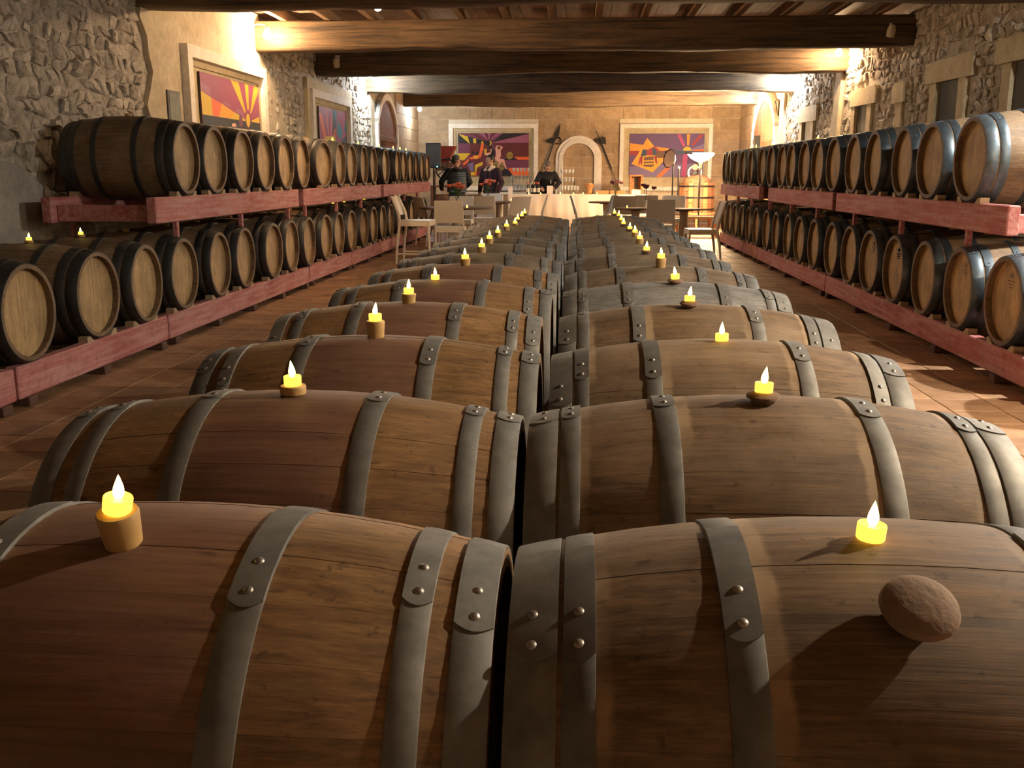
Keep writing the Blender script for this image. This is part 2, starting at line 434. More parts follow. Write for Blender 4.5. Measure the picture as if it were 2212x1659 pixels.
# ---- rubble wall builder
def rubble(wall, side, y0, y1, z0, z1, holes, cw, ch, sortkey, nobj, seed):
    rr = random.Random(seed)
    nx = max(1, int((y1-y0)/cw)); nz = max(1, int((z1-z0)/ch))
    P = {}
    for i in range(nx+1):
        for j in range(nz+1):
            P[i, j] = (y0+(y1-y0)*i/nx+rr.uniform(-.34, .34)*cw+(cw*.5 if j % 2 else 0)*.8, z0+(z1-z0)*j/nz+rr.uniform(-.3, .3)*ch)
    sgn = 1 if side == 'L' else -1; X = WL if side == 'L' else WR
    out = []
    for i in range(nx):
        for j in range(nz):
            q = [P[i, j], P[i+1, j], P[i+1, j+1], P[i, j+1]]
            cy = sum(p[0] for p in q)/4; cz = sum(p[1] for p in q)/4
            if any(h[0]-.07 < cy < h[1]+.07 and h[2]-.05 < cz < h[3]+.05 for h in holes): continue
            if cy < y0 or cy > y1 or cz < z0 or cz > z1: continue
            if rr.random() < .10: continue
            ring = []
            for a in range(4):
                p, r = q[a], q[(a+1) % 4]
                ring.append((p[0]*.94+cy*.06, p[1]*.94+cz*.06))
                t = rr.uniform(.35, .65)
                ring.append(((p[0]*(1-t)+r[0]*t)+rr.uniform(-.17, .17)*cw, (p[1]*(1-t)+r[1]*t)+rr.uniform(-.2, .2)*ch))
            s = rr.uniform(.80, 1.02); h = rr.choice((.010, .016, .022, .030, .042))*rr.uniform(.8, 1.2)
            ta, tb = rr.uniform(-.18, .18), rr.uniform(-.22, .22)
            vs = []
            for k, (sc, hh) in enumerate(((1.0, -.01), (.93, .55), (.62, 1.0))):
                for (a, b) in ring:
                    da, db = (a-cy)*s*sc, (b-cz)*s*sc
                    d = hh*h + (ta*da+tb*db)*(hh > 0) + rr.uniform(-.004, .006)*(hh > 0)
                    vs.append((X+sgn*max(d, -.01), cy+da, cz+db))
            vs.append((X+sgn*(h*1.05), cy, cz))
            n = len(ring); fs = []
            for k in range(2):
                for a in range(n): fs.append((k*n+a, k*n+(a+1) % n, (k+1)*n+(a+1) % n, (k+1)*n+a))
            for a in range(n): fs.append((2*n+a, 2*n+(a+1) % n, 3*n))
            out.append((cy, cz, vs, fs))
    return out

def emit_stones(wall, stones, key, nobj):
    stones.sort(key=key)
    for cy, cz, vs, fs in stones[:nobj]:
        MB().add(vs, fs).build('stone', M['rubble'], wall, angle=28)
    mb = MB()
    for cy, cz, vs, fs in stones[nobj:]: mb.add(vs, fs)
    if mb.v:
        o = mb.build('stone_field', M['rubble'], wall, angle=28); o['kind'] = 'stuff'

# ---- left wall
wl = MB().box(WL-.3, WL, WN, WB, -.1, CEIL+.1).build('wall_left', M['mortar'], smooth=False)
tag(wl, 'rough rubble stone left wall with plastered bays and stone framed niches', kind='structure')
holesL = [(9.95, 13.66, 0, 4), (15.75, 19.1, 0, 2.86), (20.95, 27, 0, 4), (4, 7.9, 0, 1.35)]
st = rubble(wl, 'L', 4.6, 21.0, 1.0, 3.40, holesL, .150, .115, None, 0, 3)
emit_stones(wl, st, lambda s: (abs(s[0]-8.6) if s[0] > 7.0 else 50+s[0]), 295)
def slab(wall, side, poly, d0, d1, mat, name):
    X = WL if side == 'L' else WR; sg = 1 if side == 'L' else -1
    return MB().prism(poly, d0, d1, lambda u, v, h: (X+sg*h, u, v)).build(name, mat, wall, smooth=False)
rr = random.Random(5)
jag = [(9.97+rr.uniform(-.05, .1)+.05*math.sin(k), 1.0+k*2.4/14) for k in range(15)]
slab(wl, 'L', [(13.62, 1.0)] + [(13.62, 3.45)] + jag[::-1][:1] + jag[::-1][1:], -.02, .05, M['plaster'], 'plaster_bay')
slab(wl, 'L', [(4.0, 0), (8.05, 0), (7.95, .6), (7.7, 1.0), (7.85, 1.25), (7.55, 1.42), (6.9, 1.5), (4.0, 1.45)], -.02, .03, M['plaster_grey'], 'plaster_patch')
slab(wl, 'L', [(13.62, 1.0), (15.2, 1.0), (14.9, 1.9), (14.5, 2.35), (14.0, 2.75), (13.62, 3.0)], -.02, .034, M['plaster'], 'plaster_smear')
slab(wl, 'L', [(20.85, 0), (21.2, 0), (21.2, 3.4), (20.6, 3.4), (20.75, 2.9), (20.9, 2.2)], -.02, .05, M['plaster'], 'plaster_edge')

# small framed picture on the plaster bay
sp = empty('wall_picture', (WL+.05, 10.55, 2.05), 0, 'small dark framed picture on the plaster beside the white niche', 'picture')
MB().bbox(0, .02, -.16, .16, -.17, .17, .004).build('frame', simple('dark_frame', (.12, .11, .09), .5), sp, smooth=False)
MB().box(.02, .023, -.13, .13, -.14, .14).build('print', simple('murky_print', (.16, .17, .13), .5, var=.6, scale=9), sp, smooth=False)

# ---- right wall
wr = MB().box(WR, WR+.3, WN, WB, -.1, CEIL+.1).build('wall_right', M['mortar'], smooth=False)
tag(wr, 'rough rubble stone right wall with small yellow stone framed windows', kind='structure')
WINR = [(9.35, 10.72, 2.42, 2.68, 9.75, 10.35), (11.33, 12.78, 2.40, 2.66, 11.72, 12.42), (14.85, 16.18, 2.35, 2.61, 15.27, 15.92), (18.4, 20.0, 2.29, 2.58, 18.85, 19.55)]
holesR = [(a-.02, b+.02, c, d) for a, b, c, d, e, f in WINR] + [(e-.27, f+.27, 0, c) for a, b, c, d, e, f in WINR] + \
         [(13.56, 14.05, 2.26, 2.55), (13.66, 13.95, 0, 2.3), (16.75, 17.45, 1.6, 3.4), (21.3, 27, 0, 4)]
st = rubble(wr, 'R', 6.0, 21.6, 1.3, 3.40, holesR, .150, .115, None, 0, 4)
emit_stones(wr, st, lambda s: s[0] if s[0] > 9.2 else 40-s[0], 295)
for i, (a, b, c, d, e, f) in enumerate(WINR):
    wo = empty('window_%d' % (i+1), (0, 0, 0), 0, None, None, None, 'structure')
    tag(wo, '%s small stone framed window in the right rubble wall, counted from the camera' % ORD[i])
    slab(wo, 'R', [(a, c), (b, c+.02), (b+.02, d-.04), (b-.05, d), (a+.04, d-.01), (a-.02, d-.06)], -.02, .07, M['lintel'], 'lintel')
    slab(wo, 'R', [(e-.2, 1.35), (e, 1.35), (e, c+.01), (e-.21, c+.01)], -.02, .055, M['lintel'], 'jamb')
    slab(wo, 'R', [(f, 1.35), (f+.2, 1.35), (f+.21, c+.01), (f, c+.01)], -.02, .055, M['lintel'], 'jamb')
    slab(wo, 'R', [(e, 1.35), (f, 1.35), (f, c+.01), (e, c+.01)], -.02, .006, M['void'], 'opening_sheet')
    slab(wo, 'R', [(e-.2, 1.25), (f+.2, 1.25), (f+.2, 1.35), (e-.2, 1.35)], -.02, .08, M['lintel'], 'window_sill')
slab(wr, 'R', [(13.56, 2.28), (14.05, 2.28), (14.07, 2.50), (13.98, 2.54), (13.6, 2.53)], -.02, .07, M['lintel'], 'lintel_block')
slab(wr, 'R', [(13.70, 1.3), (13.93, 1.3), (13.92, 2.29), (13.69, 2.29)], -.02, .05, M['lintel'], 'jamb_strip')
slab(wr, 'R', [(16.95, 1.3), (17.5, 1.3), (17.45, 1.9), (17.25, 2.3), (17.2, 2.8), (17.1, 3.4), (16.8, 3.4), (16.85, 2.7), (16.9, 2.1)], -.02, .06, M['plaster'], 'plaster_strip')
slab(wr, 'R', [(21.25, 0), (21.75, 0), (21.75, 3.4), (21.2, 3.4), (21.35, 2.7), (21.15, 2.0)], -.02, .06, M['plaster'], 'plaster_edge')

# ---- near wall behind the camera
wn = MB().box(WL-.3, WR+.3, WN-.3, WN, -.1, CEIL+.1).build('wall_near', M['plaster'], smooth=False)
tag(wn, 'plain plastered wall behind the camera', kind='structure')

# ---- block masonry: far wall and far ends of the side walls
wb = MB().box(WL-.3, WR+.3, WB, WB+.3, -.1, CEIL+.1).build('wall_back', M['lime_joint'], smooth=False)
tag(wb, 'far wall of squared limestone blocks with pale joints, niches and an arch', kind='structure')
NICH = [(-3.52, -1.10, 0.9, 2.655), (1.09, 3.54, 0.9, 2.64)]
ARX, ARW, ART = -.005, .62, 2.345
CH, BW = .302, .585
def in_rect(x0, x1, z0, z1):
    for a, b, c, d in NICH:
        if x1 > a and x0 < b and z1 > c and z0 < d: return (a, b)
    return None
nz = 0
for r in range(12):
    z0 = .055+r*CH; z1 = z0+CH
    off = BW*.5*(r % 2)+.07*math.sin(r*2.1)
    x = WL-BW+off
    while x < WR:
        a, b = max(x, WL), min(x+BW, WR); x += BW
        segs = [(a, b)]
        for (na, nb, nc, nd) in NICH:
            if z1 > nc+.02 and z0 < nd-.02:
                segs = [s for q in segs for s in ((q[0], min(q[1], na)), (max(q[0], nb), q[1])) if s[1]-s[0] > .03]
        for a, b in segs:
            d = random.uniform(.010, .018)
            MB().bbox(a+.005, b-.005, WB-d, WB+.05, z0+.005, min(z1, CEIL)-.005, .004).build('block', M['limestone'], wb, smooth=False)
for side, y0, wobj in (('L', 23.75, wl), ('R', 24.95, wr)):
    X = WL if side == 'L' else WR
    for r in range(12):
        z0 = .055+r*CH; y = y0-(BW*.5 if r % 2 else 0)
        while y < WB:
            a, b = max(y, y0), min(y+BW, WB); y += BW
            if b-a < .05: continue
            if side == 'L': MB().bbox(X-.05, X+.05, a+.004, b-.004, z0+.005, min(z0+CH, CEIL)-.005, .004).build('block', M['limestone'], wobj, smooth=False)
            else: MB().bbox(X-.05, X+.05, a+.004, b-.004, z0+.005, min(z0+CH, CEIL)-.005, .004).build('block', M['limestone'], wobj, smooth=False)
    slab(wobj, side, [(y0-.02, 0), (WB, 0), (WB, 3.45), (y0-.02, 3.45)], -.02, .03, M['lime_joint'], 'joint_bed')

# ---- side doors (arched planks)
def arched_door(n, side, y0, y1, top, label):
    X = WL if side == 'L' else WR; sg = 1 if side == 'L' else -1
    do = empty('door_%d' % n, (0, 0, 0), 0, label, None, None, 'structure')
    w = (y1-y0)/6; cyy = (y0+y1)/2; rad = (y1-y0)*.62
    def topz(y): return top-rad+math.sqrt(max(0, rad*rad-(y-cyy)**2))
    for k in range(6):
        a, b = y0+k*w+.006, y0+(k+1)*w-.006
        poly = [(a, 0), (b, 0)] + [(b+(a-b)*t/4, topz(b+(a-b)*t/4)) for t in range(5)]
        MB().prism(poly, .05, .085, lambda u, v, h: (X+sg*h, u, v)).build('plank', M['door_wood'], do, smooth=False)
    for zz in (.35, 1.15, 2.05):
        MB().bbox(*(sorted((X+sg*.08, X+sg*.11))), y0+.03, y1-.03, zz, zz+.11, .006).build('batten', M['door_wood'], do, smooth=False)
    pts = [(y0-.02, 0)] + [(y0-.02+(y1-y0+.04)*t/16, topz(min(max(y0+(y1-y0)*t/16, y0), y1))+.02) for t in range(17)] + [(y1+.02, 0)]
    mb = MB()
    for p, q in zip(pts[:-1], pts[1:]):
        n2 = Vector((p[1]-q[1], q[0]-p[0])).normalized()*.14
        mb.prism([p, q, (q[0]+n2.x, q[1]+n2.y), (p[0]+n2.x, p[1]+n2.y)], -.02, .12, lambda u, v, h: (X+sg*h, u, v))
    mb.build('door_frame', M['surround'], do, smooth=False)
    slab(do, side, [(y0-.02, 0), (y1+.02, 0), (y1+.02, top-.1), (cyy, top), (y0-.02, top-.1)], -.02, .04, M['void'], 'backing')
    MB().lathe([(.0, 0), (.03, .0), (.03, .02), (.012, .03), (.012, .06), (.03, .07), (.03, .09), (0, .1)], 12, X+sg*.085, y0+.2, 1.1, 'x').build('door_handle', M['hoop_dark'], do) if sg > 0 else None
    return do
arched_door(1, 'L', 21.35, 23.45, 2.93, 'arched brown plank door in the left wall at the far end')
arched_door(2, 'R', 22.05, 24.6, 2.98, 'arched brown plank door in the right wall at the far end')
# ================================================================== niches with paintings
def mcol(name, c): return flat('paint_'+name, c, .55)
PC = {k: mcol(k, v) for k, v in dict(
    plum=(.155, .035, .085), maroon=(.115, .018, .024), black=(.012, .011, .013), yellow=(.62, .42, .02), orange=(.72, .13, .025),
    pink=(.70, .36, .28), violet=(.10, .04, .14), lilac=(.17, .12, .24), mauve=(.30, .10, .18), rose=(.28, .05, .12), teal=(.01, .19, .27),
    gold=(.72, .33, .02), red=(.30, .02, .03), brown=(.14, .055, .022), magenta=(.42, .05, .17), navy=(.02, .05, .09), olive=(.30, .22, .04), amber=(.80, .27, .02), coral=(.60, .16, .12)).items()}

def picture(parent, fn, ref, polys, th=.00012):
    """polys: (colour, [(px, py) ...]) in the units of ref=(x0, x1, y0, y1); layered coats of paint on a board"""
    x0, x1, y0, y1 = ref
    names = sorted(set(c for c, _ in polys)); mb = MB()
    for k, (c, pts) in enumerate(polys):
        mb.cur = names.index(c)
        pl = [(min(max((p[0]-x0)/(x1-x0), 0), 1), min(max((p[1]-y0)/(y1-y0), 0), 1)) for p in pts]
        if sum(a[0]*b[1]-b[0]*a[1] for a, b in zip(pl, pl[1:]+pl[:1])) < 0: pl = pl[::-1]
        mb.prism(pl, 0, th*(k+1), fn)
    return mb.build('painted_picture', [PC[n] for n in names], parent, smooth=False)

def disc(cx, cy, rx, ry=None, n=16, a0=0, a1=360):
    ry = ry or rx
    k = n if a1-a0 >= 360 else n+1
    return [(cx+rx*math.cos(math.radians(a0+(a1-a0)*i/n)), cy+ry*math.sin(math.radians(a0+(a1-a0)*i/n))) for i in range(k)]

def ringframe(mb, u0, u1, v0, v1, t, h0, h1, fn):
    mb.prism([(u0, v0), (u0+t, v0+t), (u0+t, v1-t), (u0, v1)], h0, h1, fn)
    mb.prism([(u1, v0), (u1, v1), (u1-t, v1-t), (u1-t, v0+t)], h0, h1, fn)
    mb.prism([(u0, v1), (u0+t, v1-t), (u1-t, v1-t), (u1, v1)], h0, h1, fn)
    mb.prism([(u0, v0), (u1, v0), (u1-t, v0+t), (u0+t, v0+t)], h0, h1, fn)

def niche(name, base, fn, u0, u1, v0, v1, t, pu0, pu1, pv0, pv1, label, plabel, ref, polys, outer=None):
    """white moulded stone surround on the wall, a thing; the painted board inside it, another. fn(u, v, h): h out of the wall"""
    su = empty('niche_surround', base, 0, label, 'stone surround')
    L = lambda u, v, h: Vector(fn(u, v, h))-Vector(base)
    mb = MB(); ringframe(mb, u0, u1, v0, v1, t*.62, 0, .095, L); mb.build('outer_moulding', M['surround'], su, smooth=False)
    mb = MB(); ringframe(mb, u0+t*.62, u1-t*.62, v0+t*.62, v1-t*.62, t*.38, 0, .035, L); mb.build('inner_reveal', M['lintel'], su, smooth=False)
    mb = MB(); mb.prism([(u0+t, v0+t), (u1-t, v0+t), (u1-t, v1-t), (u0+t, v1-t)], 0, .012, L); mb.build('niche_back', M['lintel'], su, smooth=False)
    if outer:
        a, b, c, d = outer; mb = MB(); ringframe(mb, a, b, c, d, .16, 0, .06, L); mb.build('outer_stone_band', M['lintel'], su, smooth=False)
    ob = fn((pu0+pu1)/2, pv0, .012)
    pa = empty('painting', ob, 0, plabel, 'painting', 'abstract wine paintings')
    K = lambda u, v, h: Vector(fn(u, v, h))-Vector(ob)
    MB().prism([(pu0, pv0), (pu1, pv0), (pu1, pv1), (pu0, pv1)], .014, .045, K).build('board', flat('painting_board_edge', (.05, .035, .03), .7), pa, smooth=False)
    picture(pa, lambda a, b, h: K(pu0+(pu1-pu0)*a, pv1-(pv1-pv0)*b, .0452+h), ref, polys)

back = lambda u, v, h: (u, WB-h, v)
ray = lambda cx, cy, pts: [(cx, cy)]+pts
PL = [('plum', [(305, 275), (1815, 275), (1815, 1200), (305, 1200)]),
 ('maroon', [(560, 480), (1000, 480), (1100, 820), (540, 820)]),
 ('mauve', [(960, 440), (760, 275), (860, 275)]), ('maroon', [(960, 440), (870, 275), (930, 275)]), ('mauve', [(960, 440), (940, 275), (1010, 275)]),
 ('maroon', [(960, 440), (1030, 275), (1110, 275)]), ('mauve', [(960, 440), (1130, 275), (1250, 275)]), ('maroon', [(960, 470), (520, 275), (700, 275)]),
 ('black', [(305, 290), (960, 460), (960, 500), (305, 490)]), ('black', [(1030, 470), (1270, 285), (1815, 285)]),
 ('mauve', [(1030, 480), (1815, 295), (1815, 480)]), ('maroon', [(1050, 490), (1815, 490), (1815, 780), (1200, 780)]),
 ('yellow', [(310, 285), (515, 345), (560, 510)]), ('yellow', [(625, 385), (690, 390), (695, 490), (635, 490)]), ('yellow', [(800, 450), (845, 450), (840, 500), (808, 500)]),
 ('yellow', [(305, 705), (570, 705), (420, 870), (305, 870)]), ('maroon', [(305, 870), (1000, 800), (1000, 1200), (305, 1200)]),
 ('orange', [(420, 980), (400, 930), (560, 790), (760, 760), (740, 820), (580, 840)]), ('orange', [(370, 1030), (540, 1110), (500, 1190), (440, 1190)]),
 ('orange', [(800, 500), (855, 480), (850, 620), (790, 800), (700, 830), (760, 700)]), ('gold', [(620, 760), (740, 750), (730, 830), (660, 830)]),
 ('black', [(590, 700), (620, 640), (650, 720), (740, 640), (730, 730), (600, 730)]),
 ('lilac', [(500, 940), (630, 900), (630, 1100), (570, 1100)]), ('black', [(540, 810), (565, 810), (570, 930), (535, 930)]),
 ('yellow', [(660, 960), (830, 890), (830, 960), (710, 1020), (690, 1120), (660, 1110)]), ('yellow', [(570, 1115), (660, 1115), (660, 1190), (575, 1190)]), ('orange', [(665, 1110), (705, 1100), (700, 1195), (665, 1195)]),
 ('yellow', [(865, 615), (920, 610), (900, 740), (870, 740)]), ('pink', [(900, 700), (1000, 690), (1000, 620), (1045, 620), (1030, 750), (880, 750)]),
 ('black', [(1040, 600), (1090, 640), (1100, 720), (1050, 810), (990, 770)]), ('black', disc(970, 490, 72)), ('black', [(950, 540), (1010, 530), (1040, 600), (970, 600)]),
 ('yellow', disc(985, 490, 40, 52)), ('black', disc(962, 490, 34, 46)),
 ('pink', [(1120, 545), (1180, 535), (1270, 575), (1215, 650), (1225, 760), (1190, 820), (1290, 840), (1350, 1055), (1320, 1050), (1250, 890), (1130, 1040), (1150, 880), (1065, 860), (1120, 760), (1105, 600)]),
 ('brown', disc(1180, 590, 38)), ('olive', [(1030, 890), (1170, 890), (1280, 930), (1280, 1060), (1200, 1090), (1100, 1040)]), ('brown', [(1035, 950), (1280, 985), (1280, 1005), (1035, 970)]),
 ('pink', [(1190, 830), (1290, 840), (1350, 1055), (1320, 1050), (1250, 890), (1150, 1040), (1130, 1030), (1180, 890)]),
 ('olive', disc(1410, 760, 72, 85)), ('brown', [(1340, 755), (1485, 755), (1485, 765), (1340, 765)]), ('black', [(1290, 850), (1345, 800), (1400, 845), (1480, 800), (1570, 850)]),
 ('orange', [(1510, 785), (1815, 785), (1815, 850), (1590, 850)]), ('plum', [(1330, 860), (1600, 860), (1790, 1000), (1360, 1000)]),
 ('orange', [(1370, 1025), (1815, 1025), (1815, 1200), (1480, 1200)]), ('black', [(1240, 1100), (1310, 1040), (1400, 1090), (1480, 1195), (1240, 1195)])]
niche('far', (-2.31, WB, .9), back, -3.52, -1.10, .9, 2.655, .185, -3.27, -1.355, 1.285, 2.413,
      'white moulded stone surround left of the arch on the far wall', 'purple, black and yellow abstract painting with crescent moon left of the arch', (305, 1815, 275, 1200), PL)
PR = [('violet', [(890, 215), (1755, 215), (1755, 725), (890, 725)]), ('lilac', [(890, 600), (1755, 560), (1755, 725), (890, 725)]),
 ('amber', [(890, 325), (1350, 390), (1350, 415), (890, 415)]), ('red', [(890, 415), (1320, 415), (1320, 470), (890, 470)]), ('violet', [(890, 470), (1100, 470), (920, 560), (890, 560)]),
 ('gold', [(1090, 265), (1310, 520), (1165, 670), (915, 570), (985, 460)]), ('amber', [(1090, 265), (1105, 340), (1220, 400), (1030, 400)]), ('red', [(1110, 400), (1180, 360), (1240, 410), (1260, 470), (1020, 470), (1050, 410)]),
 ('gold', [(985, 465), (1290, 500), (1310, 520), (1165, 670), (915, 570)]),
 ('brown', [(1060, 490), (1170, 480), (1180, 590), (1150, 612), (1055, 600)]), ('gold', [(1058, 530), (1178, 525), (1178, 540), (1058, 545)]), ('gold', [(1056, 565), (1178, 562), (1178, 576), (1056, 580)]),
 ('navy', [(1040, 400), (1085, 400), (1090, 470), (1020, 490)]), ('red', [(1010, 490), (1045, 480), (1040, 600), (1020, 560), (990, 600)]), ('navy', [(1150, 380), (1200, 400), (1205, 470), (1165, 470)]), ('red', [(1175, 475), (1205, 475), (1220, 575), (1195, 560)]),
 ('brown', [(1205, 420), (1300, 420), (1300, 500), (1205, 500)]), ('black', [(1300, 410), (1335, 420), (1330, 520), (1300, 500)]), ('red', [(1300, 500), (1325, 510), (1320, 570), (1300, 560)]),
 ('orange', [(1340, 590), (1370, 620), (1270, 725), (1205, 725)]),
 ('magenta', [(1435, 225), (1480, 225), (1540, 360), (1510, 370)]), ('amber', [(1550, 220), (1590, 220), (1580, 350), (1555, 350)]), ('red', [(1690, 230), (1750, 230), (1630, 360), (1605, 350)]),
 ('magenta', [(1515, 440), (1570, 440), (1555, 725), (1500, 725)]), ('lilac', [(1600, 400), (1755, 330), (1755, 420), (1620, 425)]),
 ('yellow', disc(1560, 415, 50, 48, 14, 180, 360)), ('navy', [(1380, 415), (1755, 425), (1755, 460), (1450, 455)]), ('orange', [(1620, 405), (1755, 395), (1755, 425), (1620, 420)])]
niche('far', (2.31, WB, .9), back, 1.09, 3.54, .9, 2.64, .165, 1.357, 3.329, 1.263, 2.389,
      'white moulded stone surround right of the arch on the far wall', 'violet abstract painting with golden kite shape and barrels right of the arch', (890, 1755, 215, 725), PR)
left = lambda u, v, h: (WL+.04+h, u, v)
def persp(pts, x0, x1, tl, tr, hl, hr):
    out = []
    for x, y in pts:
        t = (x-x0)/(x1-x0); out.append((t*100, (y-(tl+(tr-tl)*t))/(hl+(hr-hl)*t)*100))
    return out
P1 = [(c, persp(p, 215, 935, 425, 605, 775, 650)) for c, p in [
 ('rose', [(215, 425), (935, 605), (935, 1255), (215, 1200)]),
 ('mauve', [(215, 540), (320, 600), (320, 690), (215, 640)]),
 ('yellow', [(565, 515), (665, 545), (740, 880), (725, 890)]), ('yellow', [(745, 560), (795, 575), (785, 850), (762, 850)]), ('yellow', [(870, 590), (935, 610), (920, 680), (810, 900), (800, 890)]), ('yellow', [(815, 975), (925, 935), (925, 1005), (820, 990)]),
 ('yellow', [(215, 640), (730, 960), (720, 1000), (220, 905)]), ('orange', [(325, 715), (440, 780), (400, 930), (330, 920)]), ('gold', [(440, 780), (590, 880), (560, 950), (400, 925)]),
 ('mauve', [(445, 780), (490, 757), (540, 790), (560, 835)]), ('mauve', [(595, 870), (640, 830), (690, 860), (710, 940), (660, 920)]),
 ('black', [(220, 905), (935, 1010), (935, 1255), (215, 1200)]), ('plum', [(645, 960), (660, 880), (690, 930), (690, 1040), (645, 1040)]),
 ('plum', disc(765, 970, 36, 92)), ('yellow', disc(765, 970, 26, 75)), ('pink', [(550, 1010), (590, 1000), (610, 1040), (550, 1040)])]]
niche('bay', (WL+.04, 12.22, 1.3), left, 10.85, 13.60, 1.3, 2.745, .21, 11.28, 13.36, 1.73, 2.49,
      'white moulded niche surround on the cream plaster above the left barrels', 'rose painting with yellow sun rays on the left plaster wall', (0, 100, 0, 100), P1)
left2 = lambda u, v, h: (WL+h, u, v)
P2 = [(c, persp(p, 1692, 2030, 808, 890, 470, 420)) for c, p in [
 ('rose', [(1692, 808), (2030, 890), (2030, 1310), (1692, 1280)]), ('orange', [(1692, 870), (1720, 880), (1765, 1110), (1740, 1110)]), ('coral', [(1770, 835), (1785, 840), (1800, 1110), (1790, 1110)]), ('coral', [(1840, 850), (1855, 850), (1830, 1110), (1815, 1110)]),
 ('navy', [(1848, 850), (1890, 860), (1890, 1060), (1850, 1090)]), ('teal', [(1870, 865), (1910, 875), (1885, 975)]), ('teal', [(1910, 940), (1980, 1070), (1945, 1140), (1900, 1080)]), ('rose', [(1910, 880), (2020, 900), (1985, 1050)]), ('teal', [(2020, 950), (2030, 950), (2030, 1090), (2000, 1060)]),
 ('orange', [(1870, 1030), (1885, 1030), (1860, 1160), (1845, 1150)]), ('yellow', [(1750, 1100), (1870, 1095), (1890, 1210), (1730, 1180)]), ('navy', [(1950, 1150), (2030, 1100), (2030, 1310), (1960, 1290)]), ('maroon', [(1890, 1180), (1960, 1190), (1950, 1300), (1730, 1290), (1730, 1200)])]]
niche('bay2', (WL, 17.4, 1.3), left2, 16.1, 18.85, 1.3, 2.70, .20, 16.62, 18.58, 1.65, 2.46,
      'white niche surround with grey stone band farther along the left wall', 'small rose and teal painting in the farther left niche', (0, 100, 0, 100), P2, (15.9, 19.05, 1.14, 2.86))

# ---- blind arch on the far wall
ar = empty('arch_surround', (ARX, WB, 0), 0, 'white rounded stone arch around the walled-up far doorway', 'arch')
def archpts(w, top, n=24):
    cz = top-w
    return [(-w, 0)] + [(-w*math.cos(PI*i/n), cz+w*math.sin(PI*i/n)) for i in range(n+1)] + [(w, 0)]
A1, A2, A3 = archpts(.62, ART), archpts(.53, ART-.09), archpts(.42, ART-.20)
fnA = lambda u, v, h: (u, -h, v)
for (P, Q, h, nm) in ((A1, A2, .06, 'outer_moulding'), (A2, A3, .10, 'inner_moulding')):
    mb = MB()
    for i in range(len(P)-1): mb.prism([P[i], P[i+1], Q[i+1], Q[i]], 0, h, fnA)
    mb.build(nm, M['surround'], ar, smooth=False)
MB().prism(A3, 0, .020, fnA).build('joint_bed', M['lime_joint'], ar, smooth=False)
def clip_arch(x0, x1, z0, z1, w, top):
    cz = top-w; pts = [(x0, z0), (x1, z0)]
    def tz(x): return cz+math.sqrt(max(0, w*w-x*x))
    n = 6
    for i in range(n+1):
        x = x1+(x0-x1)*i/n; pts.append((x, max(z0+.004, min(z1, tz(min(max(x, -w), w))))))
    return pts
for r in range(8):
    z0 = .055+r*.29; z1 = z0+.282
    if z0 > ART-.25: break
    cuts = [-.41, .03, .41] if r % 2 else [-.41, -.14, .2, .41]
    for a, b in zip(cuts[:-1], cuts[1:]):
        MB().prism(clip_arch(a+.004, b-.004, z0, z1, .415, ART-.20), .0, .028, fnA).build('block', M['limestone'], ar, smooth=False)

# ---- two halberds crossed beside the arch
def halberd(base, top, flip, label, kind):
    h = empty('halberd', base, 0, label, 'weapon', 'halberds by the arch')
    v = Vector(top)-Vector(base); Lh = v.length; d = v.normalized()
    s = Vector((0, -1, 0)).cross(d).normalized()*flip
    q = lambda a, b, c=0: d*a+s*b+Vector((0, -1, 0))*c
    MB().tube([q(0, 0), q(Lh*.80, 0)], .017, 8).build('shaft', simple('halberd_shaft', (.23, .13, .06), .6), h)
    im = M['iron']
    MB().tube([q(Lh*.55, 0), q(Lh*.86, 0)], .021, 8).build('socket', im, h)
    fn = lambda a, b, c: tuple(q(a, b, c))
    MB().prism([(Lh*.84, -.03), (Lh*.90, -.06), (Lh*1.0, 0), (Lh*.90, .06), (Lh*.84, .03)] if kind == 0 else [(Lh*.84, -.012), (Lh*1.0, 0), (Lh*.84, .012)], -.008, .008, fn).build('spike', im, h, smooth=False)
    if kind == 0:
        mb = MB()
        pts = [q(Lh*.83+.12*math.sin(t)*.8, .03+.13*math.cos(t)) for t in [PI*.1*k for k in range(-2, 13)]]
        mb.tube([q(Lh*.83, 0)]+pts[:0]+[q(Lh*.83+.02, .05)], .016, 8)
        mb.tube([q(Lh*.84+.085*math.sin(t), -.09+.085*math.cos(t)) for t in [2*PI*k/16 for k in range(14)]], .016, 8)
        mb.build('hook', im, h)
        MB().prism([(Lh*.80, .0), (Lh*.86, .0), (Lh*.84, .12), (Lh*.80, .22), (Lh*.79, .12)], -.008, .008, fn).build('blade', im, h, smooth=False)
    else:
        MB().prism([(Lh*.80, -.015), (Lh*.78, -.11), (Lh*.84, -.16), (Lh*.86, -.1), (Lh*.85, 0), (Lh*.87, .1), (Lh*.85, .16), (Lh*.82, .08), (Lh*.80, .015)], -.008, .008, fn).build('blade', im, h, smooth=False)
M['iron'] = metal('black_iron', (.045, .042, .042), .5, rustamt=.3)
halberd((-1.44, 26.83, .02), (-.50, 26.94, 2.66), 1, 'halberd with ringed hook leaning left of the arch', 0)
halberd((1.50, 26.83, .02), (.375, 26.94, 2.65), 1, 'halberd with winged blade leaning right of the arch', 1)
# ================================================================== barrels
BR, BE, BH, NS = .343, .287, .475, 26
def brad(x): return BR-(BR-BE)*(x/BH)**2
def pol(x, r, a): return (x, -r*math.sin(a), r*math.cos(a))          # a = 0 on top, positive towards the camera

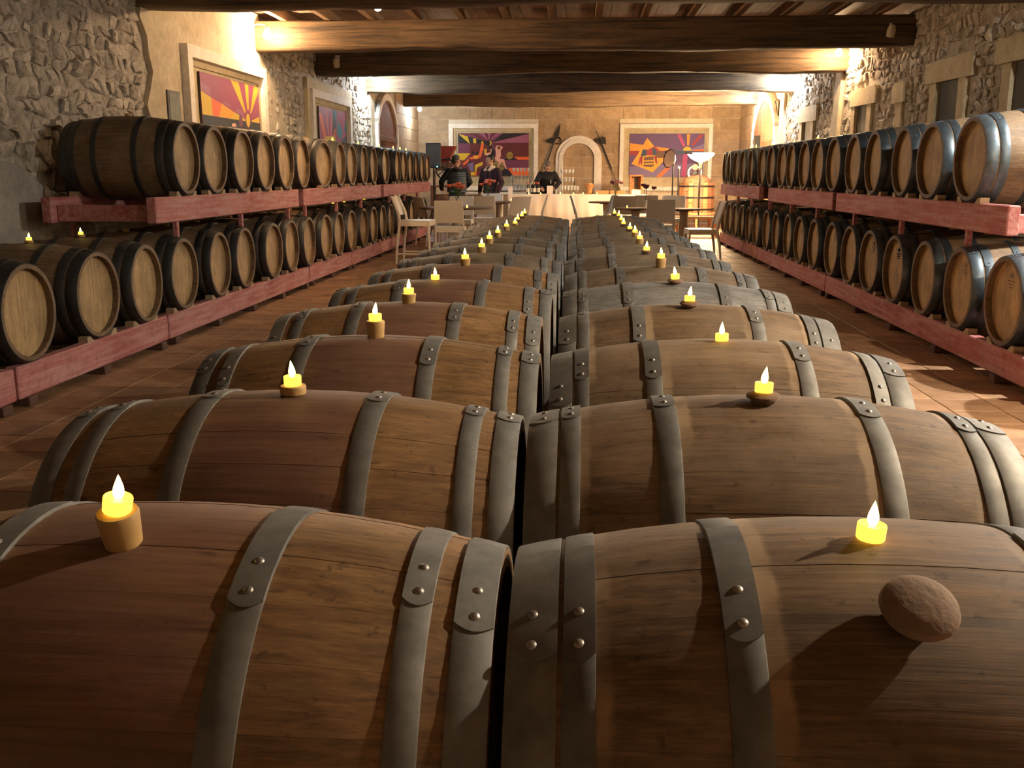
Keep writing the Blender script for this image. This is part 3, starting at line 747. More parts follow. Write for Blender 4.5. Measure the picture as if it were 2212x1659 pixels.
def stave_into(mb, a_mid, gap, nx, na, dip=.0004):
    xs = [-BH+2*BH*i/nx for i in range(nx+1)]
    hw = PI/NS; T = .026; vs = []
    k = na+3                                       # na+1 outer points, 2 inner points
    for x in xs:
        r = brad(x); g = gap/r
        for i in range(na+1):
            a = a_mid-hw+g+(2*hw-2*g)*i/na
            edge = i in (0, na)
            vs.append(pol(x, r-(dip if edge else 0), a))
        vs.append(pol(x, r-T, a_mid+hw-g)); vs.append(pol(x, r-T, a_mid-hw+g))
    fs = []
    for i in range(nx):
        for j in range(k): fs.append((i*k+j, i*k+(j+1) % k, (i+1)*k+(j+1) % k, (i+1)*k+j))
    fs.append(tuple(range(k))); fs.append(tuple(nx*k+j for j in range(k)))
    mb.add(vs, fs)
STAVE = {(m, k): (lambda mb: (stave_into(mb, 0, g, 12, 4, d), mb.mesh('stave_'+m, M[m], angle=60))[1])(MB()) for m in ('oak_old', 'oak_wine') for k, g, d in ((0, .00015, .0003), (1, .0006, .0009))}
def body_mesh(m, na, nx):
    mb = MB()
    for i in range(NS): stave_into(mb, 2*PI*i/NS, .0003, nx, na)
    return mb.mesh('barrel_body_'+m, M[m], angle=60)
BODY = {m: body_mesh(m, 2, 8) for m in ('oak_old', 'oak_wine', 'oak_rack', 'oak_grey', 'oak_far')}

HOOPS = [(.426, .475), (.360, .398), (.155, .199)]
HOOPSR = [(.414, .475), (.369, .408), (.178, .222)]
RHOOPS = [(.402, .475), (.332, .392), (.145, .190)]
def hoop_mesh(x0, x1, mat, rivets):
    mb = MB(); n = 80; P = .0028
    lo, hi = min(x0, x1), max(x0, x1); xm = (lo+hi)/2
    sec = [(lo, -.002), (lo, P-.0008), (lo+.0012, P), (xm, P+.0006), (hi-.0012, P), (hi, P-.0008), (hi, -.002)]
    k = len(sec); vs = []
    for i in range(n):
        a = 2*PI*i/n
        for x, d in sec: vs.append(pol(x, brad(x)+d, a))
    fs = [(i*k+j, i*k+j+1, ((i+1) % n)*k+j+1, ((i+1) % n)*k+j) for i in range(n) for j in range(k-1)]
    mb.add(vs, fs)
    # riveted overlap
    us = [-1, -.8, -.4, 0, .4, .8, 1]; na = 10; a0, a1 = -.25, .42; vs = []
    for i in range(na+1):
        for u in us:
            a = a0+(a1-a0)*i/na
            if i == na: a -= .035*u*u
            x = xm+(hi-lo)/2*u*.985
            d = P+.0026+.0006*(1-u*u)
            vs.append(pol(x, brad(x)+d, a))
    m = len(us); top = len(vs)
    fs = [(i*m+j, i*m+j+1, (i+1)*m+j+1, (i+1)*m+j) for i in range(na) for j in range(m-1)]
    # skirt
    rim = [na*m+j for j in range(m)]; vs += [pol(vs[q][0], brad(vs[q][0])-.001, math.atan2(-vs[q][1], vs[q][2])) for q in rim]
    fs += [(rim[j], rim[j+1], top+j+1, top+j) for j in range(m-1)]
    for col, off in ((0, top+m), (m-1, top+m+na+1)):
        cc = [i*m+col for i in range(na+1)]
        vs += [pol(vs[q][0], brad(vs[q][0])-.001, math.atan2(-vs[q][1], vs[q][2])) for q in cc]
        fs += [(cc[i], cc[i+1], off+i+1, off+i) for i in range(na)]
    mb.add(vs, fs)
    if rivets:
        for a in (.20, .345): rivet_into(mb, xm, a)
    return mb.mesh('hoop', M[mat], angle=40)
def rivet_into(mb, x, a, s=1.0):
    r = brad(x)+.0045; c = Vector(pol(x, r, a)); nrm = Vector(pol(0, 1, a)); tx = Vector((1, 0, 0)); ty = nrm.cross(tx)
    vs = []; n = 10
    for rr_, h in ((.0072, 0), (.0062, .0022), (.0035, .0042)):
        for j in range(n):
            t = 2*PI*j/n; vs.append(c+(tx*math.cos(t)+ty*math.sin(t))*rr_*s+nrm*h*s)
    vs.append(c+nrm*.0048*s)
    fs = [(i*n+j, i*n+(j+1) % n, (i+1)*n+(j+1) % n, (i+1)*n+j) for i in range(2) for j in range(n)]+[(2*n+j, 2*n+(j+1) % n, 3*n) for j in range(n)]
    mb.add(vs, fs)
HM = {}
def hoop(mat, i, sgn, rivets):
    key = (mat, i, sgn, rivets)
    HS = HOOPS if mat == 'hoop' else HOOPSR if mat == 'hoop_r' else RHOOPS
    if key not in HM: HM[key] = hoop_mesh(sgn*HS[i][0], sgn*HS[i][1], mat, rivets)
    return HM[key]
RIV = {}
def rivet_me(i, sgn, a, hs):
    key = (i, sgn, a, hs); H2 = HOOPS if hs == 'hoop' else HOOPSR
    if key not in RIV:
        mb = MB(); rivet_into(mb, sgn*(H2[i][0]+H2[i][1])/2, a); RIV[key] = mb.mesh('rivet', M['rivet'])
    return RIV[key]

def boards():
    """boards of a barrel head in the y-z plane, upright"""
    R = brad(BH-.04)-.0255; cuts = [-1, -.74, -.44, -.15, .14, .43, .72, 1]; out = []
    for a, b in zip(cuts[:-1], cuts[1:]):
        y0, y1 = a*R+.0004, b*R-.0004; n = 5
        up = [(y1+(y0-y1)*i/n, math.sqrt(max(0, R*R-(y1+(y0-y1)*i/n)**2))) for i in range(n+1)]
        dn = [(y0+(y1-y0)*i/n, -math.sqrt(max(0, R*R-(y0+(y1-y0)*i/n)**2))) for i in range(n+1)]
        poly = [p for k, p in enumerate(up+dn) if k == 0 or (abs(p[0]-(up+dn)[k-1][0])+abs(p[1]-(up+dn)[k-1][1])) > 1e-5]
        out.append(poly)
    return out
BRD = boards()
HEADB = [MB().prism(p, -.009, .009, lambda u, v, h: (h, u, v)).mesh('head_board', M['head'], smooth=False) for p in BRD]
hb = MB()
for p in BRD: hb.prism(p, -.009, .009, lambda u, v, h: (h, u, v))
HEAD = hb.mesh('head', M['head'], smooth=False)
# burnt-in cooper's mark on a head: a small crown and two lines
mk = MB()
mk.prism([(-.030, .150), (.030, .150), (.036, .186), (.016, .170), (0, .196), (-.016, .170), (-.036, .186)], 0, .0012, lambda u, v, h: (h, u, v))
for k, wd in enumerate((.055, .045, .03)): mk.prism([(-wd, .135-k*.02), (wd, .135-k*.02), (wd, .125-k*.02), (-wd, .125-k*.02)], 0, .0012, lambda u, v, h: (h, u, v))
MARK = mk.mesh('brand_mark', flat('branded_ink', (.09, .05, .03), .8), smooth=False)

BUNG = {
 'tan':   (MB().lathe([(.0, -.02), (.020, -.02), (.0225, 0), (.0255, .024), (.0262, .031), (.0245, .034), (0, .034)], 28).mesh('bung', M['bung_tan']), .034),
 'tall':  (MB().lathe([(.0, -.02), (.021, -.02), (.0235, 0), (.0258, .030), (.0268, .044), (.0250, .048), (0, .048)], 28).mesh('bung', M['bung_tan']), .048),
 'short': (MB().lathe([(.0, -.02), (.0205, -.02), (.0215, 0), (.0268, .004), (.0275, .018), (.0255, .021), (0, .021)], 28).mesh('bung', M['bung_tan']), .021),
 'brown': (MB().lathe([(.0, -.02), (.021, -.02), (.023, 0), (.026, .008), (.0345, .0125), (.033, .017), (.024, .021), (0, .022)], 28).mesh('bung', M['bung_brown']), .022),
 'dome':  (MB().lathe([(.0, -.02), (.022, -.02), (.024, .0), (.027, .012), (.041, .016), (.0445, .022), (.042, .029), (.034, .0345), (.019, .0375), (0, .0385)], 32).mesh('bung', M['bung_dusty']), .0385),
 'hole':  (MB().lathe([(0, -.012), (.022, -.012), (.0235, .0006), (.0225, .001), (0, .0008)], 24).mesh('bung', M['hole_shade']), .0008)}

def barrel(x, y, z0, wood, hoops, label, group, rng, near=False, bung=None, bung_a=0.0, bung_x=0.0, mark=False, rz=0.0, flap=None, boards_side=None, heads=(1, -1)):
    b = empty('wine_barrel', (x, y, z0), rz, label, 'barrel', group)
    C = (0, 0, BR)
    if near:
        for i in range(NS): link('stave', STAVE[wood, 1 if rng.random() < .22 else 0], b, C, (2*PI*(i+.5)/NS, 0, 0))
    else:
        link('barrel_body', BODY[wood], b, C, (rng.random()*6.28, 0, 0))
    for sgn in (1, -1):
        for i in range(3):
            a = (flap if flap is not None else rng.uniform(-.5, .5))+rng.uniform(-.06, .06)
            h = link('hoop', hoop(hoops, i, sgn, not near), b, C, (a, 0, 0))
            if near:
                for ra in (.20, .345): link('rivet', rivet_me(i, sgn, ra, hoops), h)
        rec = .055 if hoops not in ('hoop', 'hoop_r') else .036; hx = sgn*(BH-rec)
        if boards_side == sgn:
            for me in HEADB: link('head_board', me, b, (hx, 0, BR), (0, 0, 0))
        else:
            link('head', HEAD, b, (hx, 0, BR), (rng.uniform(-.2, .2), 0, 0))
    if mark:
        link('brand_mark', MARK, b, (mark*(BH-.055)+mark*.009, 0, BR), (0, 0, 0) if mark > 0 else (0, 0, 0))['label'] = 'dark burnt-in crown and lettering lines'
    top = BR
    if bung:
        me, hgt = BUNG[bung]; r = brad(bung_x)-.002
        p = pol(bung_x, r, bung_a)
        link('bung', me, b, (p[0], p[1], p[2]+BR), (bung_a, 0, 0))
        tp = Vector(pol(bung_x, r+hgt, bung_a))
        return b, Vector((x, y, z0+BR))+Vector((tp.x, tp.y, tp.z)), bung_a
    return b, None, 0

# ---- tea lights
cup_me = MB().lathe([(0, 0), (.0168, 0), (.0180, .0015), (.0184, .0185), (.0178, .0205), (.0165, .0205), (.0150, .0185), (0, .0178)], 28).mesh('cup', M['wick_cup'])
fl = MB(); prof = [(0, 0), (.0040, .001), (.0066, .006), (.0072, .011), (.0062, .017), (.0040, .024), (.0017, .031), (0, .035)]
base = 0
for r, h in prof:
    for j in range(14):
        t = 2*PI*j/14; bend = .004*(h/.039)**2
        fl.v.append((r*math.cos(t)-bend, r*math.sin(t), .0178+h))
for i in range(len(prof)-1):
    for j in range(14): fl.f.append((i*14+j, i*14+(j+1) % 14, (i+1)*14+(j+1) % 14, (i+1)*14+j)); fl.m.append(0)
flame_me = fl.mesh('flame', M['flame'])
def tealight(p, label, tilt=0.0, rz=0.0, group='tea lights on the barrels'):
    t = empty('tea_light', p, 0, label, 'tea light', group); t.rotation_euler = (tilt, 0, rz)
    link('cup', cup_me, t); link('flame', flame_me, t)
    return t

RNG = random.Random(21)
ROWY = [1.225+.747*i for i in range(14)]
XOFF = {'left': [.0, -.018, -.008, -.03, -.012, -.004], 'right': [-.008, -.025, .0, .008, .010, .010]}
LB = ['tall', 'short', 'tall', 'tan', 'hole', 'tan', 'tan', 'tan', 'tan', 'tan', 'short', 'brown', 'brown', 'brown']
RB = ['dome', 'brown', None, 'brown', 'brown', 'tall', 'brown', 'tan', 'tan', 'brown', 'brown', 'short', 'tan', 'brown']
for i, y in enumerate(ROWY):
    for side, xc, kinds in (('left', -.57, LB), ('right', .405, RB)):
        z0 = .2195+RNG.uniform(-.003, .003); xc += XOFF[side][i] if i < 6 else RNG.uniform(-.012, .012)
        wood = 'oak_wine' if side == 'left' and i < 6 else 'oak_grey' if (side == 'right' and i == 4) else 'oak_old' if i < 5 else 'oak_far'
        kind = kinds[i]; a = RNG.uniform(-.06, .12); bx = RNG.uniform(-.02, .02)
        flap = {('left', 0): .06, ('left', 1): -.28, ('right', 0): .22, ('right', 1): -.22}.get((side, i))
        if side == 'left' and i == 0: a = .225; bx = -.010
        if side == 'right' and i == 0: a = .50; bx = -.005
        if side == 'left' and i in (1, 2, 3): a = .02
        hoopm = 'hoop' if side == 'left' else 'hoop_r'
        lab = 'oak barrel in the %s centre row, %s from the camera' % (side, 'nearest' if i == 0 else ORD[i])
        if side == 'right' and i == 4: lab = 'blue-grey weathered oak barrel, fifth in the right centre row'
        if i == 13: lab = 'oak barrel at the far end of the %s centre row' % side
        b, top, ta = barrel(xc, y, z0, wood, hoopm, lab, 'barrels in the centre rows', RNG, near=i < 4, bung=kind, bung_a=a, bung_x=bx, flap=flap, boards_side=(1 if side == 'left' else -1) if i < 2 else None)
        # the tea light on top
        tl = 'tea light on the %s of the %s centre row' % ('nearest barrel' if i == 0 else ORD[i]+' barrel' if i < 13 else 'last barrel', side)
        if side == 'right' and i == 0:
            aa = .065; r = brad(-.018); p = pol(-.018, r+.0005, aa); pos = Vector((xc, y, z0+BR))+Vector(p); ta = aa
        elif kind in (None, 'hole'):
            bx2 = -.035 if kind == 'hole' else 0; p = pol(bx2, brad(bx2)+.0005, .03); pos = Vector((xc, y, z0+BR))+Vector(p); ta = .03
        else: pos = top
        tealight(pos, tl, ta, RNG.uniform(0, 6.28))

# ---- red barrel racks
def rail(parent, x0, x1, y0, y1, z0, z1, name='rail'):
    return MB().bbox(x0, x1, y0, y1, z0, z1, .008).build(name, M['red'], parent, smooth=False)
foot_m = simple('dark_wood_block', (.10, .05, .035), .8, var=.4, scale=12)
chock_m = simple('pale_wood_chock', (.42, .32, .20), .8, var=.25, scale=18)
def rack(face, s, y0, y1, z0, z1, tier, label, barrel_ys, post_to=None):
    """face: x of the aisle side; s = -1 barrels lie to the left (-x)"""
    r = empty('barrel_rack', (face+s*.475, (y0+y1)/2, 0), 0, label, 'rack', 'red barrel racks')
    ox, oy = face+s*.475, (y0+y1)/2
    def R(a, b): return tuple(sorted((face+s*a-ox, face+s*b-ox)))
    rail(r, *R(.015, .095), y0-oy, y1-oy, z0, z1)
    rail(r, *R(.855, .935), y0-oy, y1-oy, z0, z1)
    n = max(2, int((y1-y0)/1.0)+1)
    for i in range(n):
        y = y0+.12+(y1-y0-.24)*i/(n-1)-oy
        if tier == 'lower':
            MB().bbox(R(.0, .95)[0], R(.0, .95)[1], y-.05, y+.05, z0-.055, z0, .006).build('foot', foot_m, r, smooth=False)
        else:
            MB().bbox(R(.1, .85)[0], R(.1, .85)[1], y-.04, y+.04, z0+.01, z1-.06, .006).build('cross_member', M['red'], r, smooth=False)
    for yb in barrel_ys:
        if not y0+.2 < yb < y1-.2: continue
        for dy in (-.16, .16):
            for a in (.02, .86):
                q = MB(); q.prism([(-.05, 0), (.05, 0), (.05*(1 if dy > 0 else -.2), .042), (.05*(.2 if dy > 0 else -1), .042)], R(a, a+.065)[0], R(a, a+.065)[1], lambda u, v, h: (h, u, v))
                q.build('chock', chock_m, r, (0, yb+dy-oy, z1-.004), smooth=False)
    if post_to is not None:
        # pegs standing on the chimes of the barrels below
        for g in [b for b in post_to[0] if y0+.05 < b < y1-.05][::2]:
            for a in (.02, .89):
                MB().bbox(*R(a, a+.04), g-.022-oy, g+.022-oy, post_to[1]+BR+brad(.445)+.004, z0, .004).build('peg', M['red'], r, smooth=False)
    return r

def fixed(ys, d=.69):
    out = [ys[0]]
    for y in ys[1:]: out.append(max(y, out[-1]+d))
    return out
XLF, XRF = -3.24, 2.76
LLOW = fixed([4.78, 5.53, 6.42, 7.11, 7.84, 8.69, 9.40, 10.28, 10.97, 11.67, 12.48, 13.23, 13.99, 14.75, 15.50, 16.25, 17.0, 17.75, 18.5, 19.25, 20.0, 20.75])
LUP = fixed([8.07, 8.76, 9.46, 10.16, 10.90, 11.59, 12.64, 13.39, 14.14, 14.95, 15.65, 16.66, 17.74, 18.46, 19.15, 19.85, 20.56, 21.26])
RLOW = fixed([5.79, 6.51, 7.25, 7.96, 8.73, 9.47, 10.19, 10.94, 11.77, 12.50, 13.20, 13.92, 14.66, 15.50, 16.19, 16.88, 17.57, 18.28, 18.98])
RUP = fixed([7.27, 8.09, 8.78, 9.55, 10.33, 11.11, 11.80, 12.49, 13.18, 13.87, 14.56, 15.39, 16.34, 17.12, 17.81, 18.50, 19.19])
secn = ['nearest', 'second', 'third', 'fourth', 'farthest']
def name_racks(lst): return ['nearest', 'second', 'third', 'fourth', 'fifth', 'sixth'][:len(lst)-1]+['farthest']
JL = [(4.3, 5.33), (5.36, 7.49), (7.52, 11.66), (11.70, 13.92), (13.95, 21.2)]
for (a, b), n in zip(JL, name_racks(JL)): rack(XLF, -1, a, b, .055, .25, 'lower', '%s red timber rack section under the lower left barrels' % n, LLOW)
JR = [(5.3, 11.10), (11.14, 15.37), (15.41, 19.5)]
for (a, b), n in zip(JR, name_racks(JR)): rack(XRF, 1, a, b, .055, .24, 'lower', '%s red timber rack section under the lower right barrels' % n, RLOW)
JLU = [(7.43, 11.36), (11.56, 16.20), (16.46, 21.65)]
for (a, b), n in zip(JLU, name_racks(JLU)): rack(XLF, -1, a, b, .975, 1.175, 'upper', '%s raised red rack section carrying the upper left barrels' % n, LUP, (LLOW, .208))
JRU = [(6.58, 10.88), (11.04, 14.73), (15.48, 19.6)]
for (a, b), n in zip(JRU, name_racks(JRU)): rack(XRF, 1, a, b, .960, 1.155, 'upper', '%s raised red rack section carrying the upper right barrels' % n, RUP, (RLOW, .200))
# centre rows stand on low rails too
for side, xc in (('left', -.57), ('right', .405)):
    rack(xc+.475, -1, .80, 11.35, .055, .262, 'lower', 'low red rack hidden under the %s centre row of barrels' % side, [])

CAND = {('L', 'lower'): (2, 3, 13, 14, 16, 19, 20), ('L', 'upper'): (9, 11, 13, 15, 16, 17),
        ('R', 'upper'): (9, 11, 13, 15, 16), ('R', 'lower'): (10, 12, 15, 17, 18)}
for side, tier, ys, zb in (('L', 'lower', LLOW, .208), ('L', 'upper', LUP, 1.134), ('R', 'lower', RLOW, .200), ('R', 'upper', RUP, 1.112)):
    s = -1 if side == 'L' else 1; face = XLF if side == 'L' else XRF
    sn = 'left' if side == 'L' else 'right'
    for i, y in enumerate(ys):
        lab = 'oak barrel on the %s %s rack, %s from the camera end' % (tier, sn, ORD[i])
        b, top, ta = barrel(face+s*.475+RNG.uniform(-.012, .012), y, zb+RNG.uniform(-.003, .003), 'oak_rack', 'hoop_dark' if side == 'L' else 'hoop_cool_lit', lab,
                            'barrels on the %s %s rack' % (tier, sn), RNG, bung='short', bung_a=RNG.uniform(-.05, .05),
                            mark=(-s if side == 'R' and tier == 'lower' and i < 10 else 0), rz=RNG.uniform(-.03, .03) if not (side == 'L' and tier == 'upper' and i == 6) else -.12,
                            boards_side=-s if i < 9 else None)
        if i in CAND[side, tier]:
            tealight(top, 'tea light on the %s barrel of the %s %s rack' % (ORD[i], tier, sn), 0, RNG.uniform(0, 6))
# ================================================================== lamps of the room
white_metal = simple('white_enamel', (.7, .68, .62), .4)
for k, (x, y, z, watt, col, lab) in enumerate(LAMPS):
    r = .05
    t = empty('bulb_lamp' if k == 1 else 'wall_lamp', (x, y, z), 0, lab, 'lamp', 'lamps of the cellar')
    E_ = watt/(PI*4*PI*r*r)
    MB().ball((0, 0, 0), (r, r, r*1.15), 16, 10).build('bulb', glow('bulb_glow_%d' % k, col, E_), t)
    if k == 1:
        MB().lathe([(.0, .052), (.022, .052), (.022, .1), (.012, .11), (0, .11)], 14).build('socket', M['iron'], t)
        MB().tube([(0, 0, .1), (0, 0, 3.40-z)], .004, 6).build('cord', M['iron'], t)
    else:
        if k >= 7:  # unseen shades added to cut the light thrown upwards and sideways
            q = {7: -.008, 8: -.068}[k]
            MB().lathe([(.028, .066), (.085, .05), (.13, q), (.133, q), (.088, .054), (.030, .072)], 24).build('shade', white_metal, t)
        s = -1 if x < 0 else 1; d = (WL if x < 0 else WR)-x
        MB().lathe([(.0, .05), (.024, .05), (.026, .09), (.012, .10), (0, .10)], 14).build('socket', white_metal, t)
        MB().tube([(0, 0, .095), (0, 0, .12), (d*.35, 0, .14), (d-s*.02, 0, .10)], .009, 8).build('arm', white_metal, t)
        MB().lathe([(0, 0), (.055, 0), (.055, .02), (.03, .035), (0, .035)], 18, d-s*.0-(.0 if s > 0 else 0), 0, .10, 'x').build('wall_plate', white_metal, t, (-s*.04 if s > 0 else 0, 0, 0))
# unlit fixtures on the beams
for p, lab in (((3.95, 13.40, 3.16), 'small unlit cream spotlight on the dark right end of the broad beam'), ((-4.0, 16.55, 3.16), 'small unlit spotlight on the shaded left end of the second beam')):
    t = empty('spotlight', p, 0, lab, 'spotlight')
    MB().lathe([(0, -.10), (.05, -.10), (.055, -.02), (.04, .03), (.02, .05), (0, .05)], 16).build('shade', simple('cream_shade', (.55, .47, .36), .5), t, (0, -.06, 0), (.5, 0, 0))
    MB().tube([(0, -.05, .04), (0, 0, .07), (0, .055, .05)], .008, 8).build('arm', white_metal, t)
    MB().bbox(-.04, .04, .04, .055, .0, .10, .004).build('base_plate', white_metal, t, smooth=False)
# fluorescent batten between two beams
t = empty('strip_light', (-2.0, 15.2, 3.27), 0, 'bright strip light on the joists between the broad beam and the next', 'lamp')
MB().bbox(-.22, .22, -.04, .04, .0, .075, .005).build('housing', white_metal, t, smooth=False)
MB().tube([(-.2, 0, -.018), (.2, 0, -.018)], .016, 12).build('tube', glow('strip_glow', (1, .9, .7), 14), t)

# ================================================================== floor lamp (uplighter)
t = empty('floor_lamp', (2.75, 22.8, 0), 0, 'tall black uplighter floor lamp with glowing glass bowl by the right rack', 'floor lamp')
MB().lathe([(0, 0), (.14, 0), (.145, .012), (.12, .025), (.03, .035), (0, .035)], 28).build('base', M['iron'], t)
MB().tube([(0, 0, .03), (0, 0, 1.50)], .016, 12).build('pole', M['iron'], t)
MB().lathe([(.0, 1.48), (.025, 1.48), (.03, 1.53), (.045, 1.58), (.02, 1.62), (0, 1.62)], 16).build('collar', simple('brass_collar', (.5, .36, .15), .35, metal=.8), t)
MB().lathe([(.03, 1.60), (.12, 1.635), (.22, 1.69), (.29, 1.765), (.305, 1.80), (.292, 1.80), (.21, 1.705), (.11, 1.65), (0, 1.63)], 36).build('bowl', glow('opal_bowl_glow', (1.0, .70, .38), 190), t)
MB().ball((0, 0, 1.72), (.05, .05, .05), 14, 8).build('bulb', glow('halogen_glow', (1.0, .74, .42), 330/(PI*4*PI*.0025)), t)

# ================================================================== chairs and tables
CREAM = simple('cream_plastic', (.66, .60, .49), .45, var=.05)
CREAM_SHADED = simple('shaded_cream_plastic', (.36, .33, .28), .45, var=.05)  # cream plastic darkened, back-lit shade of these chairs put into the colour
def chair_meshes(sh, th, mat, bar):
    """faces +y (the backrest at -y)"""
    w, d = .235, .22; out = []
    for sx in (-1, 1):
        out.append(('leg', MB().tube([(sx*w, d, sh-.02), (sx*(w+.01), d+.02, 0)], [.022, .016], 8).mesh('leg', mat)))
        out.append(('leg', MB().tube([(sx*w, -d, sh), (sx*(w+.01), -d-.05, sh*.45), (sx*(w+.01), -d-.07, 0)], [.023, .021, .016], 8).mesh('leg', mat)))
        out.append(('back_post', MB().tube([(sx*w, -d, sh-.03), (sx*w, -d-.02, sh+.12), (sx*(w-.005), -d-.07, (sh+th)/2+.06), (sx*(w-.01), -d-.12, th)], [.023, .021, .019, .016], 8).mesh('back_post', mat)))
    seat = MB(); n = 6; vs = []; fs = []
    for i in range(n+1):
        for j in range(n+1):
            u, v = -1+2*i/n, -1+2*j/n
            vs.append((u*(w+.01), v*(d+.015), sh+.012-.014*(1-u*u)*(1-v*v)))
    for i in range(n):
        for j in range(n): a = i*(n+1)+j; fs.append((a, a+n+1, a+n+2, a+1))
    m = len(vs); vs += [(x, y, sh-.022) for x, y, z in vs]
    for i in range(n):
        for j in range(n): a = m+i*(n+1)+j; fs.append((a, a+1, a+n+2, a+n+1))
    rim = [i*(n+1) for i in range(n+1)]+[n*(n+1)+j for j in range(1, n+1)]+[i*(n+1)+n for i in range(n-1, -1, -1)]+[j for j in range(n-1, 0, -1)]
    for a, b in zip(rim, rim[1:]+rim[:1]): fs.append((a, b, b+m, a+m))
    out.append(('seat', seat.add(vs, fs).mesh('seat', mat)))
    ap = MB()
    ap.bbox(-w, w, d-.01, d+.015, sh-.075, sh-.018, .004); ap.bbox(-w, w, -d-.015, -d+.01, sh-.075, sh-.018, .004)
    ap.bbox(-w-.012, -w+.012, -d, d, sh-.075, sh-.018, .004); ap.bbox(w-.012, w+.012, -d, d, sh-.075, sh-.018, .004)
    out.append(('apron', ap.mesh('apron', mat, smooth=False)))
    bk = MB(); vs = []; fs = []; nz, nx = 6, 8
    z0, z1 = sh+.085, th+.012
    for k in range(nz+1):
        for i in range(nx+1):
            u = -1+2*i/nx; z = z0+(z1-z0)*k/nz
            t_ = (z-sh)/(th-sh); y = -d-.01-.115*t_**1.2-.018*(1-u*u)
            vs.append((u*(w-.004), y, z))
    m = len(vs); vs += [(x, y-.014, z) for x, y, z in vs]
    W_ = nx+1
    for k in range(nz):
        for i in range(nx): a = k*W_+i; fs.append((a, a+1, a+W_+1, a+W_)); fs.append((m+a, m+a+W_, m+a+W_+1, m+a+1))
    rim = list(range(W_))+[k*W_+nx for k in range(1, nz+1)]+[nz*W_+i for i in range(nx-1, -1, -1)]+[k*W_ for k in range(nz-1, 0, -1)]
    for a, b in zip(rim, rim[1:]+rim[:1]): fs.append((a, b, b+m, a+m))
    out.append(('backrest', bk.add(vs, fs).mesh('backrest', mat)))
    if bar:
        for sx in (-1, 1): out.append(('stretcher', MB().tube([(sx*(w+.008), -d-.06, bar), (sx*(w+.008), d+.016, bar)], .015, 8).mesh('stretcher', mat)))
        out.append(('footrest', MB().tube([(-w, d+.014, bar+.06), (w, d+.014, bar+.06)], .014, 8).mesh('footrest', mat)))
    return out
CH = {'cream': chair_meshes(.455, .90, CREAM, 0), 'grey': chair_meshes(.455, .90, CREAM_SHADED, 0), 'tall': chair_meshes(.645, 1.0, CREAM, .15)}
def chair(kind, x, y, rz, label):
    c = empty('dining_chair' if kind != 'tall' else 'counter_chair', (x, y, 0), rz, label, 'chair', 'plastic chairs at the far tables')
    for n, me in CH[kind]: link(n, me, c)
# backrest on the -y side: rz = 0 shows its back to the camera
chair('tall', -2.47, 15.05, -PI/2-.05, 'tall cream counter chair in profile before the left rack')
chair('cream', -2.18, 16.75, .04, 'cream chair turned its back to the camera, left of the centre rows')
chair('cream', -2.75, 18.75, -1.0, 'cream chair at the far left of the table, edge of backrest showing')
chair('cream', -2.33, 19.35, PI, 'cream chair facing the camera behind the left table with flowers')
chair('cream', -1.95, 20.15, .12, 'cream chair with its back to the camera between the two left tables')
chair('cream', -1.97, 22.0, PI-.1, 'cream chair facing the camera in front of the plaid jacket man')
chair('cream', -1.33, 19.5, .75, 'cream chair turned sideways at the right of the left tables')
chair('cream', -.98, 20.6, PI/2, 'cream chair in profile facing left before the white bar cloth')
chair('grey', .20, 20.2, -PI/2, 'grey-lit chair in profile facing right beside the bar cloth')
chair('grey', .42, 20.55, PI*.5+.2, 'grey-lit chair facing left behind the small round table')
chair('grey', .93, 20.3, 0.03, 'grey-lit chair with its back to the camera under the pale bouquet')
chair('grey', 1.42, 20.9, -.05, 'grey-lit chair partly hidden behind the dark rose vase')
chair('grey', 1.43, 17.6, .03, 'large grey-lit chair with its back to the camera behind the right centre row')
chair('cream', 1.86, 20.15, PI-.3, 'pale chair facing the camera, edge showing beside the thin stands')
chair('cream', 2.02, 16.35, PI/2+.06, 'cream chair in profile facing left beside the right rack')

TOPM = timber('dark_table_top', (.10, .055, .035), (.26, .16, .10)); PALE = simple('pale_drum', (.38, .31, .22), .7, var=.2, scale=8)
def table(x, y, r, h, label, mat=None):
    t = empty('round_table', (x, y, 0), 0, label, 'table', 'round tables at the far end')
    MB().lathe([(0, h-.032), (r-.01, h-.032), (r, h-.024), (r, h-.006), (r-.008, h), (0, h)], 40).build('table_top', mat or TOPM, t)
    MB().lathe([(0, h-.05), (.16, h-.05), (.16, h-.032), (0, h-.032)], 24).build('top_plate', M['iron'], t)
    MB().lathe([(0, .04), (.10, .04), (.085, .3), (.075, .5), (.09, h-.05), (0, h-.05)], 24).build('pedestal', PALE, t)
    MB().lathe([(0, 0), (.27, 0), (.28, .02), (.24, .035), (.11, .05), (0, .05)], 32).build('base', M['iron'], t)
table(-2.23, 17.95, .68, .755, 'round table left of the centre rows with orange flowers and cream chairs')
table(-1.72, 21.2, .42, .765, 'small round table before the men, left of the bar')
table(.62, 21.5, .40, .76, 'small round table right of the bar cloth with pale bouquet')
table(1.12, 19.4, .40, .70, 'round table between the grey-lit chairs')
table(2.05, 19.35, .34, .69, 'brightly lit round table before the wine press')

